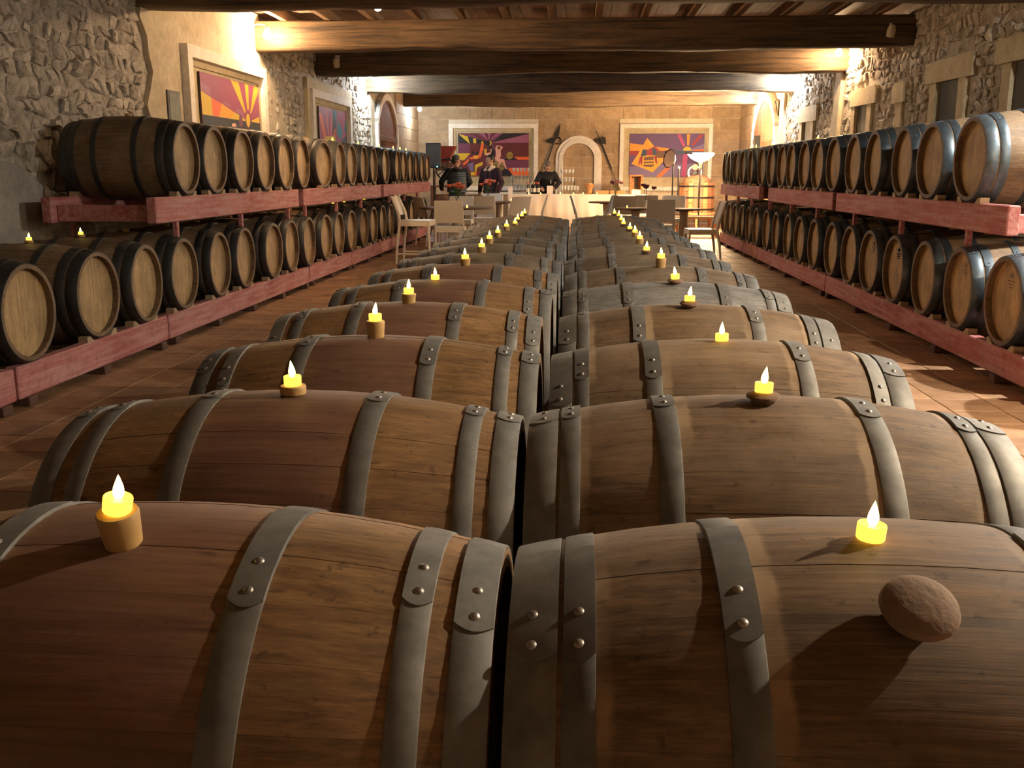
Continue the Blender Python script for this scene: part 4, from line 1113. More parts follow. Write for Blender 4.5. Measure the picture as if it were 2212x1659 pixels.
# ---- bouquets
LEAF = simple('leaf_green', (.05, .13, .05), .5, var=.4); STEM = simple('stem_green', (.10, .14, .05), .6)
GLASS = NT('clear_glass').set(Base_Color=(.95, .97, .96), Roughness=.05, Transmission_Weight=.6, IOR=1.45).mat
def bouquet(x, y, z, h, cols, label, n=6, leafy=True, seed=1):
    r = random.Random(seed)
    v = empty('flower_vase', (x, y, z), 0, label, 'flowers', 'table bouquets')
    MB().lathe([(0, 0), (.035, 0), (.037, .02), (.022, .08), (.024, .13), (.030, .15), (.027, .15), (.02, .12), (.018, .08), (.030, .02), (0, .015)], 18).build('vase', GLASS, v)
    for k in range(n):
        a = 2*PI*k/n+r.uniform(-.3, .3); s = r.uniform(.04, .15); hh = h*r.uniform(.78, 1.0)
        tip = (s*math.cos(a), s*math.sin(a)*.8, hh)
        MB().tube([(0, 0, .02), (tip[0]*.3, tip[1]*.3, hh*.55), tip], .004, 6).build('stem', STEM, v)
        m = cols[k % len(cols)]
        pb = MB(); pb.ball(tip, (.024, .024, .028), 10, 6)
        for q in range(6):
            b = 2*PI*q/6; c = Vector(tip)+Vector((.03*math.cos(b), .03*math.sin(b), .012))
            pb.ball(c, (.022, .022, .026), 8, 5)
        pb.build('bloom', m, v)
    if leafy:
        for k in range(9):
            a = r.uniform(0, 6.28); l = r.uniform(.10, .2); z0 = h*r.uniform(.4, .65)
            d = Vector((math.cos(a), math.sin(a), r.uniform(.1, .7))).normalized(); s = Vector((-d.y, d.x, 0)).normalized(); p = Vector((0, 0, z0))
            up = Vector((0, 0, .004)); vs = [p, p+d*l*.3+s*.03, p+d*l*.3-s*.03, p+d*l*.7+s*.028+up*3, p+d*l*.7-s*.028+up*3, p+d*l]
            vs = vs+[q-up for q in vs]
            MB().add(vs, [(0, 1, 2), (1, 3, 4, 2), (3, 5, 4), (6, 8, 7), (7, 8, 10, 9), (9, 10, 11), (0, 6, 7, 1), (1, 7, 9, 3), (3, 9, 11, 5), (5, 11, 10, 4), (4, 10, 8, 2), (2, 8, 6, 0)]).build('leaf', LEAF, v)
ORA = flat('petal_orange', (.75, .14, .05)); CORAL = flat('petal_coral', (.75, .22, .14)); DRED = flat('petal_dark_red', (.10, .015, .02)); PINKP = flat('petal_dusty_pink', (.42, .20, .18))
bouquet(-2.20, 17.95, .755, .42, [ORA, CORAL, ORA], 'orange roses with green leaves in a thin vase on the left table', 6, True, 3)
bouquet(-1.93, 21.15, .765, .44, [CORAL, ORA], 'coral flowers in a vase before the plaid jacket man', 6, True, 5)
bouquet(.80, 21.5, .76, .44, [PINKP, DRED, PINKP], 'dusty pink bouquet in a vase right of the arch', 7, False, 6)
bouquet(1.32, 19.4, .70, .46, [DRED, DRED, DRED], 'two dark red roses in a glass vase before the press', 4, False, 8)

# ---- tea lights on tables and bar
for p, l in (((-1.98, 17.55, .755), 'tea light on the left round table with orange flowers'), ((-1.42, 21.05, .765), 'tea light on the small table before the men'), ((1.36, 19.25, .70), 'tea light on the table between grey-lit chairs'), ((.95, 19.3, .70), 'tea light glass at the left of the table between grey-lit chairs')):
    tealight(p, l, 0, 1, 'tea lights on the tables')

# ================================================================== bar with white cloth
BT = .835
CLOTH = NT('white_bar_cloth').set(Base_Color=(.78, .70, .60), Roughness=.85).mat
bt = empty('bar_table', (0, 25.3, 0), 0, 'long bar table before the arch', 'table')
MB().bbox(-1.75, 1.68, -.36, .36, BT-.035, BT-.004, .004).build('table_top', TOPM, bt, smooth=False)
for sx in (-1.65, 1.58):
    for sy in (-.3, .3): MB().bbox(sx-.025, sx+.025, sy-.025, sy+.025, 0, BT-.035, .004).build('leg', M['iron'], bt, smooth=False)
cl = MB(); vs = []; fs = []; nx = 90; rows = [(.37, -.45), (.372, 0), (.365, 1), (-.365, 1), (-.378, .97), (-.385, .5), (-.39, .02)]
for k, (yy, zz) in enumerate(rows):
    for i in range(nx+1):
        u = -1.78+3.49*i/nx
        fold = .016*math.sin(u*9)+.009*math.sin(u*23+1)
        z = BT+.002 if zz in (1,) else (BT+.002)*(zz if zz > 0 else .03)
        if zz < 0: z = .45
        y = 25.3+yy+(-fold if k >= 5 else (-fold*.3 if k == 4 else (fold if k < 1 else 0)))
        vs.append((u, y, z))
for k in range(len(rows)-1):
    for i in range(nx): a = k*(nx+1)+i; fs.append((a, a+1, a+nx+2, a+nx+1))
o = cl.add(vs, fs).build('tablecloth', CLOTH, angle=60); tag(o, 'white cloth hanging to the floor over the bar table', 'tablecloth')
sm = o.modifiers.new('thick', 'SOLIDIFY'); sm.thickness = .003

# glasses: rows stacked on trays
glass_me = MB().lathe([(0, .0), (.030, .0), (.031, .003), (.006, .008), (.004, .02), (.004, .085), (.012, .095), (.032, .12), (.038, .15), (.033, .20), (.0315, .20), (.036, .15), (.030, .122), (.008, .098), (0, .096)], 16).mesh('wine_glass', GLASS)
def glass(x, y, z, label, group): tag(link('wine_glass', glass_me, None, (x, y, z)), label, 'glass', group)
TRAY = simple('white_tray', (.7, .66, .58), .4)
def trays(cx, y, zs, w, label, posts):
    t = empty('glass_shelf', (cx, y, 0), 0, label, 'shelf')
    for z, ww in zs: MB().bbox(-ww, ww, -.11, .11, z-.012, z, .003).build('shelf', TRAY, t, smooth=False)
    for sx in (-1, 1):
        MB().bbox(sx*w-.008, sx*w+.008, -.01, .01, posts[0], posts[1], .002).build('post', M['iron'], t, smooth=False)
# buffet behind carrying the left glass stack
bu = empty('sideboard', (-1.45, 26.45, 0), 0, 'pale stone sideboard along the far wall left of the barman', 'sideboard')
MB().bbox(-1.75, .25, -.3, .3, .0, .80, .01).build('body', M['limestone'], bu, smooth=False)
MB().bbox(-1.8, .3, -.33, .33, .80, .86, .008).build('worktop', M['surround'], bu, smooth=False)
trays(-1.52, 26.4, [(1.10, .30), (1.30, .25)], .23, 'two-tier white shelf of wine glasses on the sideboard', (.86, 1.30))
for k in range(7): glass(-1.82+k*.10, 26.35, .862, ORD[k]+' wine glass from the left in the lowest row left of the barman', 'glasses in the lowest row left of the barman')
for k in range(6): glass(-1.77+k*.10, 26.4, 1.10, ORD[k]+' wine glass from the left in the middle row left of the barman', 'glasses in the middle row left of the barman')
for k in range(5): glass(-1.72+k*.10, 26.4, 1.30, ORD[k]+' wine glass from the left in the top row left of the barman', 'glasses in the top row left of the barman')
trays(-.27, 25.35, [(BT+.21, .19), (BT+.42, .17)], .16, 'small two-tier rack of wine glasses on the bar before the arch', (BT+.005, BT+.42))
for tier, (z, n) in enumerate(((BT+.005, 6), (BT+.21, 4), (BT+.42, 4))):
    for k in range(n): glass(-.42+(.08 if tier == 0 else .09)*k, 25.32 if tier else 25.22, z, ORD[k]+' wine glass from the left on the %s tier before the arch' % ['bottom', 'middle', 'top'][tier], 'glasses on the %s tier before the arch' % ['bottom', 'middle', 'top'][tier])

# bottles
def bottle(x, y, z, glassc, cap, label):
    b = empty('wine_bottle', (x, y, z), 0, label, 'bottle', 'wine bottles on the bar')
    MB().lathe([(0, 0), (.034, 0), (.037, .006), (.037, .19), (.030, .215), (.015, .24), (.0135, .30), (0, .30)], 20).build('bottle_body', glassc, b)
    MB().lathe([(.0385, .05), (.0385, .15), (.0372, .15), (.0372, .05)], 20).build('paper_label', flat('bottle_label', (.62, .58, .5)), b)
    MB().lathe([(.0145, .245), (.015, .25), (.015, .302), (0, .304)], 14).build('capsule', cap, b)
DG = simple('dark_bottle_glass', (.03, .03, .02), .1); caps = [flat('capsule_pink', (.55, .20, .18)), flat('capsule_white', (.75, .72, .68)), flat('capsule_orange', (.70, .22, .04)), flat('capsule_red', (.5, .05, .04)), flat('capsule_coral', (.65, .18, .15))]
names = ['pink', 'white', 'orange', 'red', 'coral']
for k, dx in enumerate((0, .105, .16, .215, .265)):
    bottle(-1.28+dx, 25.2+(.06 if k % 2 else 0), BT+.003, DG, caps[k], 'dark wine bottle with %s capsule on the bar by the barman' % names[k])
# card, basket, breads
cd = empty('menu_card', (-.72, 25.05, BT+.003), 0, 'white standing card on the bar cloth', 'card')
MB().add([(-.075, 0, 0), (.075, 0, 0), (.075, .03, .21), (-.075, .03, .21), (-.075, .006, 0), (.075, .006, 0), (.075, .036, .21), (-.075, .036, .21)], [(0, 1, 2, 3), (7, 6, 5, 4), (0, 4, 5, 1), (1, 5, 6, 2), (2, 6, 7, 3), (3, 7, 4, 0)]).build('front', flat('card_white', (.78, .72, .68)), cd, smooth=False)
MB().box(-.075, .075, .05, .056, 0, .19).build('back_leaf', flat('card_white2', (.75, .7, .66)), cd, smooth=False)
cd2 = empty('menu_card', (-1.72, 25.05, BT+.003), 0, 'white standing card at the left end of the bar', 'card')
MB().box(-.06, .06, 0, .006, 0, .19).build('front', flat('card_white3', (.78, .72, .68)), cd2, smooth=False)
MB().box(-.06, .06, .05, .056, 0, .18).build('back_leaf', flat('card_white4', (.75, .7, .66)), cd2, smooth=False)
WICK = simple('wicker', (.45, .22, .08), .75, var=.45, scale=60, bump=.5); BREAD = simple('bread_crust', (.62, .36, .15), .8, var=.3, scale=25)
bk = empty('bread_basket', (.28, 25.3, BT+.003), 0, 'stemmed wicker basket of bread before the arch', 'basket')
MB().lathe([(0, 0), (.09, 0), (.095, .015), (.075, .03), (.08, .14), (.12, .20), (.15, .235), (.145, .24), (.11, .205), (.07, .15), (0, .14)], 24).build('basket', WICK, bk)
for k, (x, y) in enumerate(((-.05, 0), (.04, .03), (.01, -.05))): tag(MB().ball((0, 0, 0), (.08, .045, .035), 14, 8).build('bread_roll', BREAD, None, (.28+x, 25.3+y, BT+.24), (0, 0, .7*k)), ['bread roll at the left of the stemmed basket', 'bread roll at the right rear of the stemmed basket', 'bread roll at the front of the stemmed basket'][k], 'bread', 'bread in the basket')
for k, (x, w_) in enumerate(((.60, .17), (.99, .19))):
    c = empty('serving_crate', (x, 25.25, BT+.003), 0, ['shallow wooden crate left on the bar end', 'shallow wooden crate right on the bar end'][k], 'crate')
    for a, b, cc, d, nm in ((-w_, w_, -.12, -.108, 'side'), (-w_, w_, .108, .12, 'side'), (-w_, -w_+.012, -.108, .108, 'side'), (w_-.012, w_, -.108, .108, 'side')):
        MB().bbox(a, b, cc, d, 0, .09, .002).build(nm, WICK, c, smooth=False)
    MB().bbox(-w_, w_, -.12, .12, 0, .01, .002).build('bottom', WICK, c, smooth=False)
    for q in range(3):
        tag(MB().ball((0, 0, 0), (.052, .05, .042), 14, 8).build('bread_loaf', BREAD, None, (x-.108+.108*q, 25.25, BT+.056), (0, 0, .5*q)), '%s loaf in the %s wooden crate on the bar' % (['left', 'middle', 'right'][q], ['left', 'right'][k]), 'bread', 'loaves in the crates')
for p, l in (((-1.25, 25.0, BT+.003), 'tea light at the left of the bar cloth'), ((-.95, 25.0, BT+.003), 'tea light before the wine bottles'), ((-.45, 24.98, BT+.003), 'tea light before the small glass rack'), ((-.12, 25.0, BT+.003), 'tea light right of the small glass rack'), ((.12, 25.02, BT+.003), 'tea light before the stemmed basket'), ((.47, 25.02, BT+.003), 'tea light before the wooden crates')):
    tealight(p, l, 0, 1, 'tea lights on the bar')
# wooden cask dispenser at the right end of the bar
ORW = timber('orange_wood', (.30, .12, .04), (.58, .28, .10))
dp = empty('cask_stand', (1.45, 25.3, BT+.003), 0, 'orange wooden stand with a white tray at the right end of the bar', 'stand')
MB().bbox(-.17, -.11, -.12, .12, 0, .44, .008).build('side_post', ORW, dp, smooth=False); MB().bbox(.11, .17, -.12, .12, 0, .44, .008).build('side_post', ORW, dp, smooth=False)
MB().bbox(-.17, .17, -.12, .12, .44, .48, .008).build('top', ORW, dp, smooth=False)
MB().bbox(-.11, .11, .10, .12, .12, .44, .004).build('back_board', ORW, dp, smooth=False); MB().bbox(-.03, .04, .085, .10, .14, .43, .004).build('dark_slot', M['iron'], dp, smooth=False)
MB().bbox(-.12, .12, -.15, .08, .0, .11, .01).build('white_box', TRAY, dp, smooth=False)

# ================================================================== wine press, stands, machine
wpo = empty('wine_press', (2.88, 24.5, 0), 0, 'large wooden slatted wine press with iron hoops and handwheel', 'wine press')
for k in range(22):
    a = 2*PI*k/22
    MB().bbox(-.055, .055, -.018, .018, .42, 1.13, .005).build('slat', M['door_wood'] if k % 3 else ORW, wpo, (.41*math.cos(a), .41*math.sin(a), 0), (0, 0, a+PI/2), smooth=False)
for z in (.50, .78, 1.05):
    MB().lathe([(.43, z-.02), (.436, z-.02), (.436, z+.02), (.43, z+.02)], 40).build('press_hoop', M['iron'], wpo)
MB().lathe([(0, .36), (.5, .36), (.52, .38), (.52, .42), (0, .42)], 40).build('press_basin', ORW, wpo)
for k in range(3):
    a = 2*PI*k/3+.5
    MB().tube([(.4*math.cos(a), .4*math.sin(a), .37), (.46*math.cos(a), .46*math.sin(a), 0)], .045, 8).build('leg', ORW, wpo)
MB().lathe([(0, 1.13), (.36, 1.13), (.33, 1.22), (.22, 1.29), (.08, 1.32), (0, 1.32)], 28).build('press_lid', M['door_wood'], wpo)
MB().tube([(0, 0, .4), (0, 0, 1.75)], .028, 10).build('screw', M['iron'], wpo)
wm = MB(); wm.tube([(-.07+.155*math.cos(t), -.12, 1.37+.155*math.sin(t)) for t in [2*PI*k/28 for k in range(29)]], .022, 8, False)
wm.build('handwheel', simple('pale_wheel', (.62, .54, .40), .5), wpo)
MB().lathe([(0, -.13), (.05, -.13), (.05, -.08), (0, -.08)], 14, -.07, 0, 1.37, 'y').build('wheel_hub', M['iron'], wpo)
sk = MB()
for k in range(4): a = k*PI/2+.4; sk.tube([(-.07, -.12, 1.37), (-.07+.15*math.cos(a), -.12, 1.37+.15*math.sin(a))], .011, 6)
sk.build('wheel_spokes', M['iron'], wpo)
MB().lathe([(0, -.02), (.07, -.02), (.075, .0), (.06, .02), (0, .02)], 18, -.07, -.15, 1.50, 'y').build('red_cap', simple('red_cap_paint', (.42, .07, .04), .5), wpo)
# bench before the press
bn = empty('wooden_bench', (2.55, 21.6, 0), 0, 'orange wooden bench before the wine press', 'bench')
MB().bbox(-.45, .5, -.16, .16, .40, .45, .008).build('seat', ORW, bn, smooth=False)
for sx in (-.36, .42):
    for sy in (-.11, .11): MB().tube([(sx, sy, .40), (sx*1.08, sy*1.2, 0)], .03, 8).build('leg', ORW, bn)
# tilted reflector heater on a stand
st = empty('reflector_stand', (2.12, 22.6, 0), 0, 'black dish reflector tilted on a thin stand before the violet painting', 'stand lamp')
MB().tube([(0, 0, 0), (0, 0, 1.52)], .016, 10).build('pole', M['iron'], st)
MB().lathe([(0, 0), (.16, 0), (.16, .015), (.02, .03), (0, .03)], 24).build('base', M['iron'], st)
ds = MB().lathe([(0, .0), (.06, .01), (.14, .05), (.20, .12), (.21, .125), (.15, .065), (.06, .03), (0, .03)], 30).build('dish', M['iron'], st, (0, 0, 1.66)); ds.rotation_euler = (PI/2-.15, 0, -1.0)
li = MB().lathe([(0, .032), (.06, .032), (.14, .062), (.19, .11), (.188, .114), (.13, .068), (.05, .036), (0, .036)], 30).build('dish_lining', simple('pale_lining', (.52, .42, .32), .4), st, (0, 0, 1.66)); li.rotation_euler = (PI/2-.15, 0, -1.0)
MB().tube([(0, 0, 1.5), (.02, .0, 1.6), (.05, .04, 1.68)], .02, 8).build('neck', M['iron'], st)
MB().bbox(.05, .32, -.02, .04, 1.80, 1.84, .006).build('side_arm', M['iron'], st, rot=(0, .12, 0), smooth=False)
s2 = empty('thin_stand', (2.28, 22.9, 0), 0, 'thin dark pole stand right beside the dish reflector', 'stand')
MB().tube([(0, 0, 0), (0, 0, 1.48)], .018, 10).build('pole', M['iron'], s2); MB().lathe([(0, 0), (.13, 0), (.13, .015), (.02, .03), (0, .03)], 24).build('base', M['iron'], s2)
MB().lathe([(0, 1.46), (.03, 1.46), (.03, 1.50), (0, 1.51)], 12).build('pole_cap', TRAY, s2)
# loudspeaker on a stand
sp = empty('loudspeaker', (-3.22, 22.0, 1.47), .12, 'black loudspeaker on a pole at the far end of the left rack', 'loudspeaker')
BLK = simple('black_cabinet', (.018, .018, .019), .55)
MB().bbox(-.165, .165, -.17, .17, 0, .54, .015).build('cabinet', BLK, sp, smooth=False)
MB().bbox(-.14, .14, -.178, -.168, .06, .51, .004).build('grille', simple('grille_mesh', (.03, .03, .032), .4, scale=400, var=.6), sp, smooth=False)
MB().ball((.08, -.176, .03), .012, 8, 6).build('status_light', glow('cyan_led', (.2, .8, 1.0), 8), sp)
ss = empty('speaker_stand', (-3.22, 22.0, 0), 0, 'black tripod stand under the loudspeaker', 'stand')
MB().tube([(0, 0, .25), (0, 0, 1.47)], .018, 10).build('pole', M['iron'], ss)
for k in range(3):
    a = 2*PI*k/3+.4; MB().tube([(0, 0, .62), (.36*math.cos(a), .36*math.sin(a), .012)], .012, 8).build('leg', M['iron'], ss)
# grape crusher with red hopper
gc = empty('grape_crusher', (-3.28, 24.3, 0), 0, 'old grape crusher with red hopper and dark gears behind the loudspeaker', 'machine')
HOP = simple('hopper_red', (.27, .045, .03), .5, var=.3)
h_ = MB(); top = [(-.28, -.25), (.28, -.25), (.28, .25), (-.28, .25)]; bot = [(-.12, -.12), (.10, -.12), (.10, .12), (-.12, .12)]
h_.add([(a, b, 2.0) for a, b in top]+[(a, b, 1.62) for a, b in bot]+[(a*.95, b*.95, 2.0) for a, b in top]+[(a*.9, b*.9, 1.63) for a, b in bot], [(0, 1, 5, 4), (1, 2, 6, 5), (2, 3, 7, 6), (3, 0, 4, 7), (8, 12, 13, 9), (9, 13, 14, 10), (10, 14, 15, 11), (11, 15, 12, 8), (0, 8, 9, 1), (1, 9, 10, 2), (2, 10, 11, 3), (3, 11, 8, 0)])
h_.build('hopper', HOP, gc, smooth=False)
MB().bbox(-.2, .22, -.18, .18, 1.42, 1.62, .01).build('roller_box', M['door_wood'], gc, smooth=False)
gw = MB(); gw.tube([(.05+.24*math.cos(t), -.24, 1.45+.24*math.sin(t)) for t in [2*PI*k/24 for k in range(25)]], .018, 8, False)
for k in range(5): a = 2*PI*k/5; gw.tube([(.05, -.24, 1.45), (.05+.24*math.cos(a), -.24, 1.45+.24*math.sin(a))], .012, 6)
gw.build('flywheel', M['iron'], gc)
MB().tube([(.1, -.26, 1.74), (.52, -.26, 1.36), (.60, -.26, 1.30)], .018, 8).build('crank_handle', M['iron'], gc)
MB().bbox(-.35, .45, -.28, .28, 1.02, 1.07, .008).build('frame_top', M['door_wood'], gc, smooth=False)
for sx in (-.3, .4):
    for sy in (-.23, .23): MB().bbox(sx-.03, sx+.03, sy-.03, sy+.03, 0, 1.42 if sy > 0 else 1.02, .005).build('leg', M['door_wood'], gc, smooth=False)
MB().lathe([(0, .12), (.22, .12), (.26, .2), (.26, .75), (.22, .85), (0, .85)], 24).build('must_tub', M['door_wood'], gc)
# paper roll on the right upper barrels
pr = empty('paper_roll', (3.35, 19.19, 1.112+2*BR-.004), 0, 'upright white paper roll standing on the last upper right barrel', 'paper roll')
MB().lathe([(.02, 0), (.065, 0), (.065, .26), (.02, .26)], 20).build('roll', TRAY, pr); MB().lathe([(.014, -.0), (.02, 0), (.02, .262), (.014, .262)], 16).build('core', WICK, pr)
# ================================================================== people
SKIN = simple('skin', (.52, .29, .20), .5, var=.06)
def remesh(mb, name, mat, parent, vox=.009, smooth_it=6, loc=None):
    me = mb.mesh(name+'_src', mat, smooth=False, fix=True)
    o = bpy.data.objects.new(name+'_src', me); COL.objects.link(o)
    m = o.modifiers.new('r', 'REMESH'); m.mode = 'VOXEL'; m.voxel_size = vox
    s = o.modifiers.new('s', 'SMOOTH'); s.iterations = smooth_it; s.factor = .5
    dg = bpy.context.evaluated_depsgraph_get(); dg.update()
    out = bpy.data.meshes.new_from_object(o.evaluated_get(dg)); out.name = name
    bpy.data.objects.remove(o)
    out.materials.clear(); out.materials.append(mat); out.shade_smooth()
    return link(name, out, parent)
def limb(mb, pts, rs):
    """tapering chain with round joints"""
    for i in range(len(pts)-1):
        mb.tube([pts[i], pts[i+1]], [rs[i], rs[i+1]], 14)
    for p, r in zip(pts, rs): mb.ball(p, r, 14, 9)
def hand(mb, wrist, d, side_v, palm_n):
    """palm and five fingers from the wrist along d; side_v towards the thumb, fingers curl towards palm_n"""
    w, d, s, n = Vector(wrist), Vector(d).normalized(), Vector(side_v).normalized(), Vector(palm_n).normalized()
    limb(mb, [w, w+d*.045, w+d*.085], [.026, .030, .028])
    limb(mb, [w+d*.05+s*.018, w+d*.09+s*.018], [.02, .02]); limb(mb, [w+d*.05-s*.018, w+d*.088-s*.018], [.019, .018])
    for k, (o_, L) in enumerate(((.032, .066), (.011, .074), (-.010, .070), (-.030, .056))):
        a = w+d*.092+s*o_; b = a+(d*.85+n*.4).normalized()*L*.45; c = b+(d*.5+n*.85).normalized()*L*.32; e = c+(d*.2+n).normalized()*L*.25
        limb(mb, [a, b, c, e], [.0095, .0090, .0085, .0075])
    a = w+d*.03+s*.028; b = a+(d*.6+s*.8).normalized()*.042; c = b+(d+s*.15+n*.4).normalized()*.032
    limb(mb, [a, b, c], [.013, .011, .009])

def person(x, y, rz, label, hair_m, jacket_m, trouser_m, arms, head_rot=(0, 0, 0), lean=0.0, extra=None, H=1.75, beard=False, vest=False):
    """stands facing -y in its own frame. arms: per side (elbow, wrist, hand direction)"""
    k = H/1.75
    p = empty('person', (x, y, 0), rz, label, 'person', 'people at the far end')
    hipz, shz = .93*k, 1.43*k
    def L(v):                                    # forward lean about the hips
        v = Vector(v); q = v-Vector((0, 0, hipz))
        return Matrix.Rotation(lean, 3, 'X') @ q + Vector((0, 0, hipz)) if v.z > hipz else v
    neck = L((0, .01, shz+.05*k)); hc = L((0, -.015, shz+.205*k))
    HR = Matrix.Rotation(head_rot[2], 3, 'Z') @ Matrix.Rotation(head_rot[0], 3, 'X') @ Matrix.Rotation(head_rot[1], 3, 'Y') @ Matrix.Rotation(lean*.7, 3, 'X')
    hd = lambda a, b, c: tuple(hc+HR @ Vector((a*k, b*k, c*k)))
    body = MB()
    # legs, trunk, neck
    for s in (-1, 1):
        limb(body, [(s*.095, 0, hipz), (s*.105, -.01, .50*k), (s*.11, .015, .09)], [.085, .058, .042])
        limb(body, [(s*.11, .03, .05), (s*.115, -.10, .035), (s*.12, -.17, .03)], [.04, .036, .028])
    limb(body, [L((0, 0, hipz)), L((0, 0, 1.12*k)), L((0, 0, 1.30*k))], [.13, .12, .14])
    limb(body, [L((-.10, 0, 1.36*k)), L((.10, 0, 1.36*k))], [.078, .078])
    limb(body, [L((0, .01, 1.40*k)), neck, tuple(hc+HR @ Vector((0, .02, -.07)))], [.07, .054, .05])
    wr = []
    for s, (el, wrist, hdv, thumb, pn) in zip((-1, 1), arms):
        sh = L((s*.185*k, 0, shz-.03)); el = L(el); wrist = L(wrist)
        limb(body, [sh, el, wrist], [.050, .042, .028]); hand(body, wrist, hdv, thumb, pn); wr.append((sh, el, wrist))
    # head
    def hball(c, r, n=16, m=10):
        b = MB(); b.ball((0, 0, 0), tuple(q*k for q in r), n, m)
        vs = [tuple(Vector(hd(*c))+HR @ Vector(v)) for v in b.v]; body.add(vs, b.f)
    hball((0, .012, .025), (.076, .096, .098)); hball((0, -.025, -.035), (.060, .070, .082)); hball((0, -.055, -.085), (.034, .034, .026))
    hball((0, -.092, -.012), (.011, .013, .028)); hball((0, -.104, -.030), (.015, .016, .012))
    for s in (-1, 1):
        hball((s*.076, .015, -.01), (.010, .020, .032)); hball((s*.034, -.078, .022), (.026, .012, .009)); hball((s*.042, -.062, -.03), (.026, .024, .022))
    hball((0, -.086, -.060), (.024, .010, .006)); hball((0, -.084, -.070), (.021, .010, .007))
    b_ = remesh(body, 'body', SKIN, p, .0075, 4)
    for s in (-1, 1):
        e = MB().ball((0, 0, 0), (.011, .008, .007), 10, 6).build('eye', flat('eye_dark', (.05, .035, .03), .2), p); e.location = hd(s*.031, -.086, .006); e.rotation_euler = HR.to_euler()
    # hair: cap over the crown and back
    hr = MB(); n, m = 28, 18; c0 = Vector((0, .018, .034)); vs = []; keep = {}
    for i in range(m+1):
        for j in range(n):
            ph = PI*i/m; th = 2*PI*j/n
            d = Vector((math.sin(ph)*math.cos(th), math.sin(ph)*math.sin(th), math.cos(ph)))
            q = c0+Vector((d.x*.081, d.y*.102, d.z*.100)); rgh = 1+.03*math.sin(j*5+i*3)
            q = c0+(q-c0)*rgh
            keep[i, j] = (q.z > .055 + (.0 if q.y < -.03 else -.045 if q.y < .045 else -.165)); vs.append(hd(*q))
    fs = [(i*n+j, i*n+(j+1) % n, (i+1)*n+(j+1) % n, (i+1)*n+j) for i in range(m) for j in range(n) if keep[i, j] and keep[i, (j+1) % n] and keep[i+1, j] and keep[i+1, (j+1) % n]]
    ho = hr.add(vs, fs).build('hair', hair_m, p, fix=False, angle=80); sd = ho.modifiers.new('t', 'SOLIDIFY'); sd.thickness = .006; sd.offset = 0
    if beard:
        bd = MB()
        for q in range(7): bd.ball(hd(-.021+.007*q, -.0905, -.050-.003*abs(q-3)), (.006, .006, .005), 8, 6)
        bd.build('beard', hair_m, p)
    # clothes
    jk = MB(); s_ = .018
    limb(jk, [L((0, 0, .86*k)), L((0, 0, 1.0*k)), L((0, 0, 1.14*k)), L((0, 0, 1.30*k))], [.150, .155, .152, .165])
    for s in (-1, 1): limb(jk, [L((s*.07, 0, .88*k)), L((s*.07, 0, 1.10*k)), L((s*.085, 0, 1.33*k))], [.115, .115, .125])
    limb(jk, [L((-.15, .005, 1.37*k)), L((.15, .005, 1.37*k))], [.085, .085]); limb(jk, [L((0, .01, 1.36*k)), L((0, .012, 1.445*k))], [.10, .072])
    for (sh, el, wrist) in wr:
        q = Vector(el).lerp(Vector(wrist), .93); limb(jk, [sh, el, q], [.082, .066, .046])
    remesh(jk, 'jacket', jacket_m, p, .011, 5)
    tr = MB()
    for s in (-1, 1): limb(tr, [(s*.085, 0, .90*k), (s*.105, -.008, .50*k), (s*.11, .012, .09)], [.108, .082, .066])
    remesh(tr, 'trousers', trouser_m, p, .012, 5)
    for s in (-1, 1):
        so = MB(); limb(so, [(s*.11, .045, .05), (s*.115, -.09, .045), (s*.12, -.19, .038)], [.050, .048, .038]); remesh(so, 'shoe', M['iron'], p, .01, 3)
    if extra: extra(p, L, hd, k)
    return p

def plaid():
    t = NT('dark_plaid_wool'); v = t.coord('Object', (1, 1, 1)); sx = t.n('SeparateXYZ'); t.L.new(v, sx.inputs[0])
    a = t.ramp(t.math('FRACT', t.math('MULTIPLY', sx.outputs[0], 9)), [(.45, 0.0), (.55, 1.0)]); b = t.ramp(t.math('FRACT', t.math('MULTIPLY', sx.outputs[2], 9)), [(.45, 0.0), (.55, 1.0)])
    c = t.mix(a, (.015, .008, .012), (.075, .018, .035)); c = t.mix(t.math('MULTIPLY', b, .6), c, (.02, .012, .016))
    t.set(Base_Color=c, Roughness=.9); return t.mat
BLACKC = simple('black_fabric', (.012, .012, .013), .85, var=.3); DENIM = simple('dark_trousers', (.02, .02, .026), .9)
HBROWN = simple('hair_greying_brown', (.06, .05, .04), .7, var=.5, scale=60); HDARK = simple('hair_dark', (.016, .011, .009), .6); HGREY = simple('hair_grey', (.16, .135, .11), .8, var=.4, scale=80)
QUILT = simple('quilted_grey_vest', (.085, .105, .110), .45, var=.2)

def vest_extra(p, L, hd, k):
    # quilted bands of the body warmer
    for q in range(9):
        z = .95*k+q*.05*k; mb = MB(); w = .205 if q < 8 else .195; n = 36
        mb.tube([L((w*math.cos(t), .158*math.sin(t)+.002, z)) for t in [2*PI*i/n for i in range(n+1)]], .026, 10, False)
        mb.build('quilted_band', QUILT, p)
    MB().tube([L((.09*math.cos(t), .085*math.sin(t)+.01, 1.47*k)) for t in [2*PI*i/24 for i in range(25)]], .026, 10, False).build('vest_collar', QUILT, p)
    gl = MB()
    for s in (-1, 1):
        gl.tube([hd(s*.034+.022*math.cos(t), -.102, .006+.017*math.sin(t)) for t in [2*PI*i/14 for i in range(15)]], .0022, 6, False)
        gl.tube([hd(s*.056, -.1, .01), hd(s*.080, -.05, .012), hd(s*.084, .01, .008)], .0025, 6)
    gl.tube([hd(-.012, -.103, .008), hd(.012, -.103, .008)], .0022, 6); gl.build('spectacles', M['iron'], p)
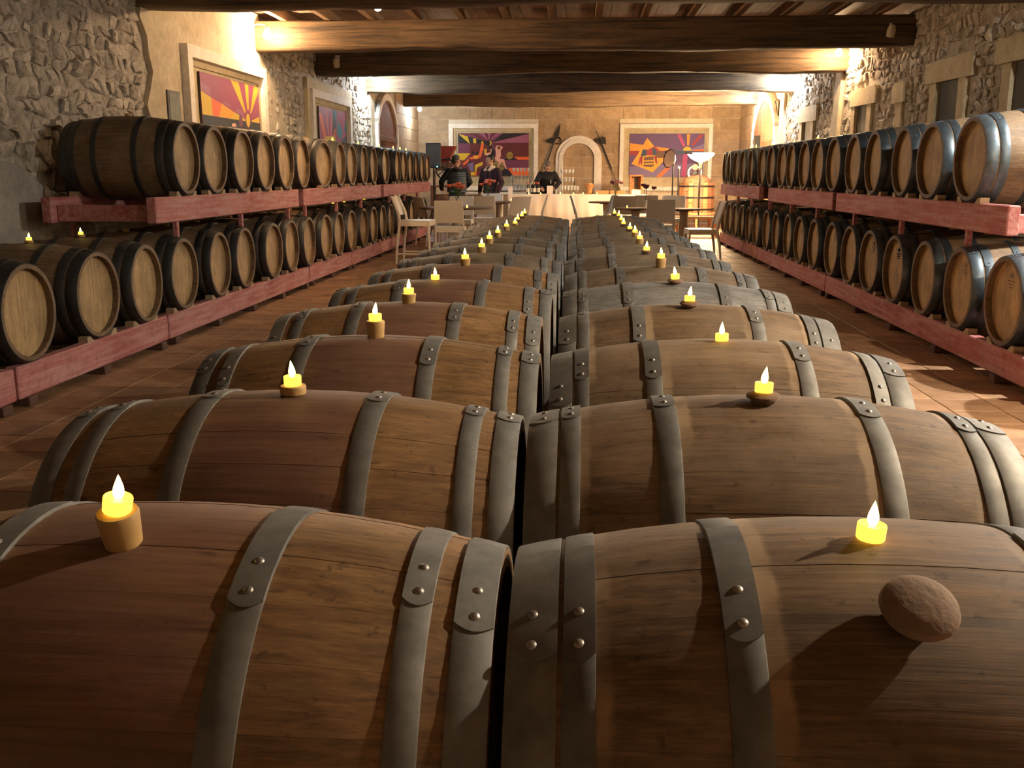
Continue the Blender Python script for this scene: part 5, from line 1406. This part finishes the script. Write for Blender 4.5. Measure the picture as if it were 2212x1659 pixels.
def collar_extra(p, L, hd, k):
    CR = simple('cream_shearling', (.72, .62, .45), .95, var=.15, scale=60, bump=.6)
    for s in (-1, 1):
        mb = MB(); vs = [L((s*.012, -.125, 1.40*k)), L((s*.065, -.05, 1.505*k)), L((s*.09, .05, 1.51*k)), L((s*.135, .02, 1.46*k)), L((s*.12, -.09, 1.425*k)), L((s*.075, -.135, 1.385*k))]
        o2 = [v+Vector((0, -.022, .010)) for v in vs]; n = len(vs)
        mb.add(vs+o2, [tuple(range(n)), tuple(n+i for i in range(n))]+[(i, (i+1) % n, n+(i+1) % n, n+i) for i in range(n)])
        mb.build('shearling_collar', CR, p, smooth=False)
def logo_extra(p, L, hd, k):
    MB().bbox(.045, .075, -.012, 0, 0, .09, .002).build('white_chest_motif', flat('chest_print', (.6, .58, .55)), p, tuple(L((.02, -.172, 1.20*k))), smooth=False)

# man in a quilted vest, back to the camera, head turned to the right
person(-2.78, 22.6, PI+.25, 'man with glasses in a black top and quilted grey vest, back to the camera', HBROWN, BLACKC, DENIM,
       [((-.30, .02, 1.16), (-.25, -.20, 1.05), (.3, -1, .1), (0, .2, 1), (1, 0, 0)), ((.36, .06, 1.17), (.34, -.14, 1.0), (-.2, -1, -.2), (0, 0, 1), (-1, 0, 0))],
       head_rot=(0, 0, -1.15), extra=vest_extra, H=1.75)
# man in plaid, facing left
person(-2.05, 23.1, -.55, 'dark-haired man in a dark plaid jacket with cream collar, facing left', HDARK, plaid(), DENIM,
       [((-.30, .03, 1.15), (-.27, -.07, .92), (0, -.2, -1), (.1, -1, 0), (1, 0, 0)), ((.30, .03, 1.15), (.27, -.07, .92), (0, -.2, -1), (-.1, -1, 0), (-1, 0, 0))],
       head_rot=(0, 0, -.55), extra=collar_extra, H=1.765, beard=True)
# barman bent over the bar
person(-.83, 26.05, .12, 'grey-haired barman in a black top bending over the bar', HGREY, BLACKC, DENIM,
       [((-.30, -.10, 1.17), (-.20, -.36, 1.10), (.5, -1, -.2), (.4, 0, 1), (.6, 0, -.8)), ((.30, -.10, 1.17), (.17, -.36, 1.10), (-.5, -1, -.2), (-.4, 0, 1), (-.6, 0, -.8))],
       head_rot=(.62, 0, .25), lean=.34, extra=logo_extra, H=1.70)
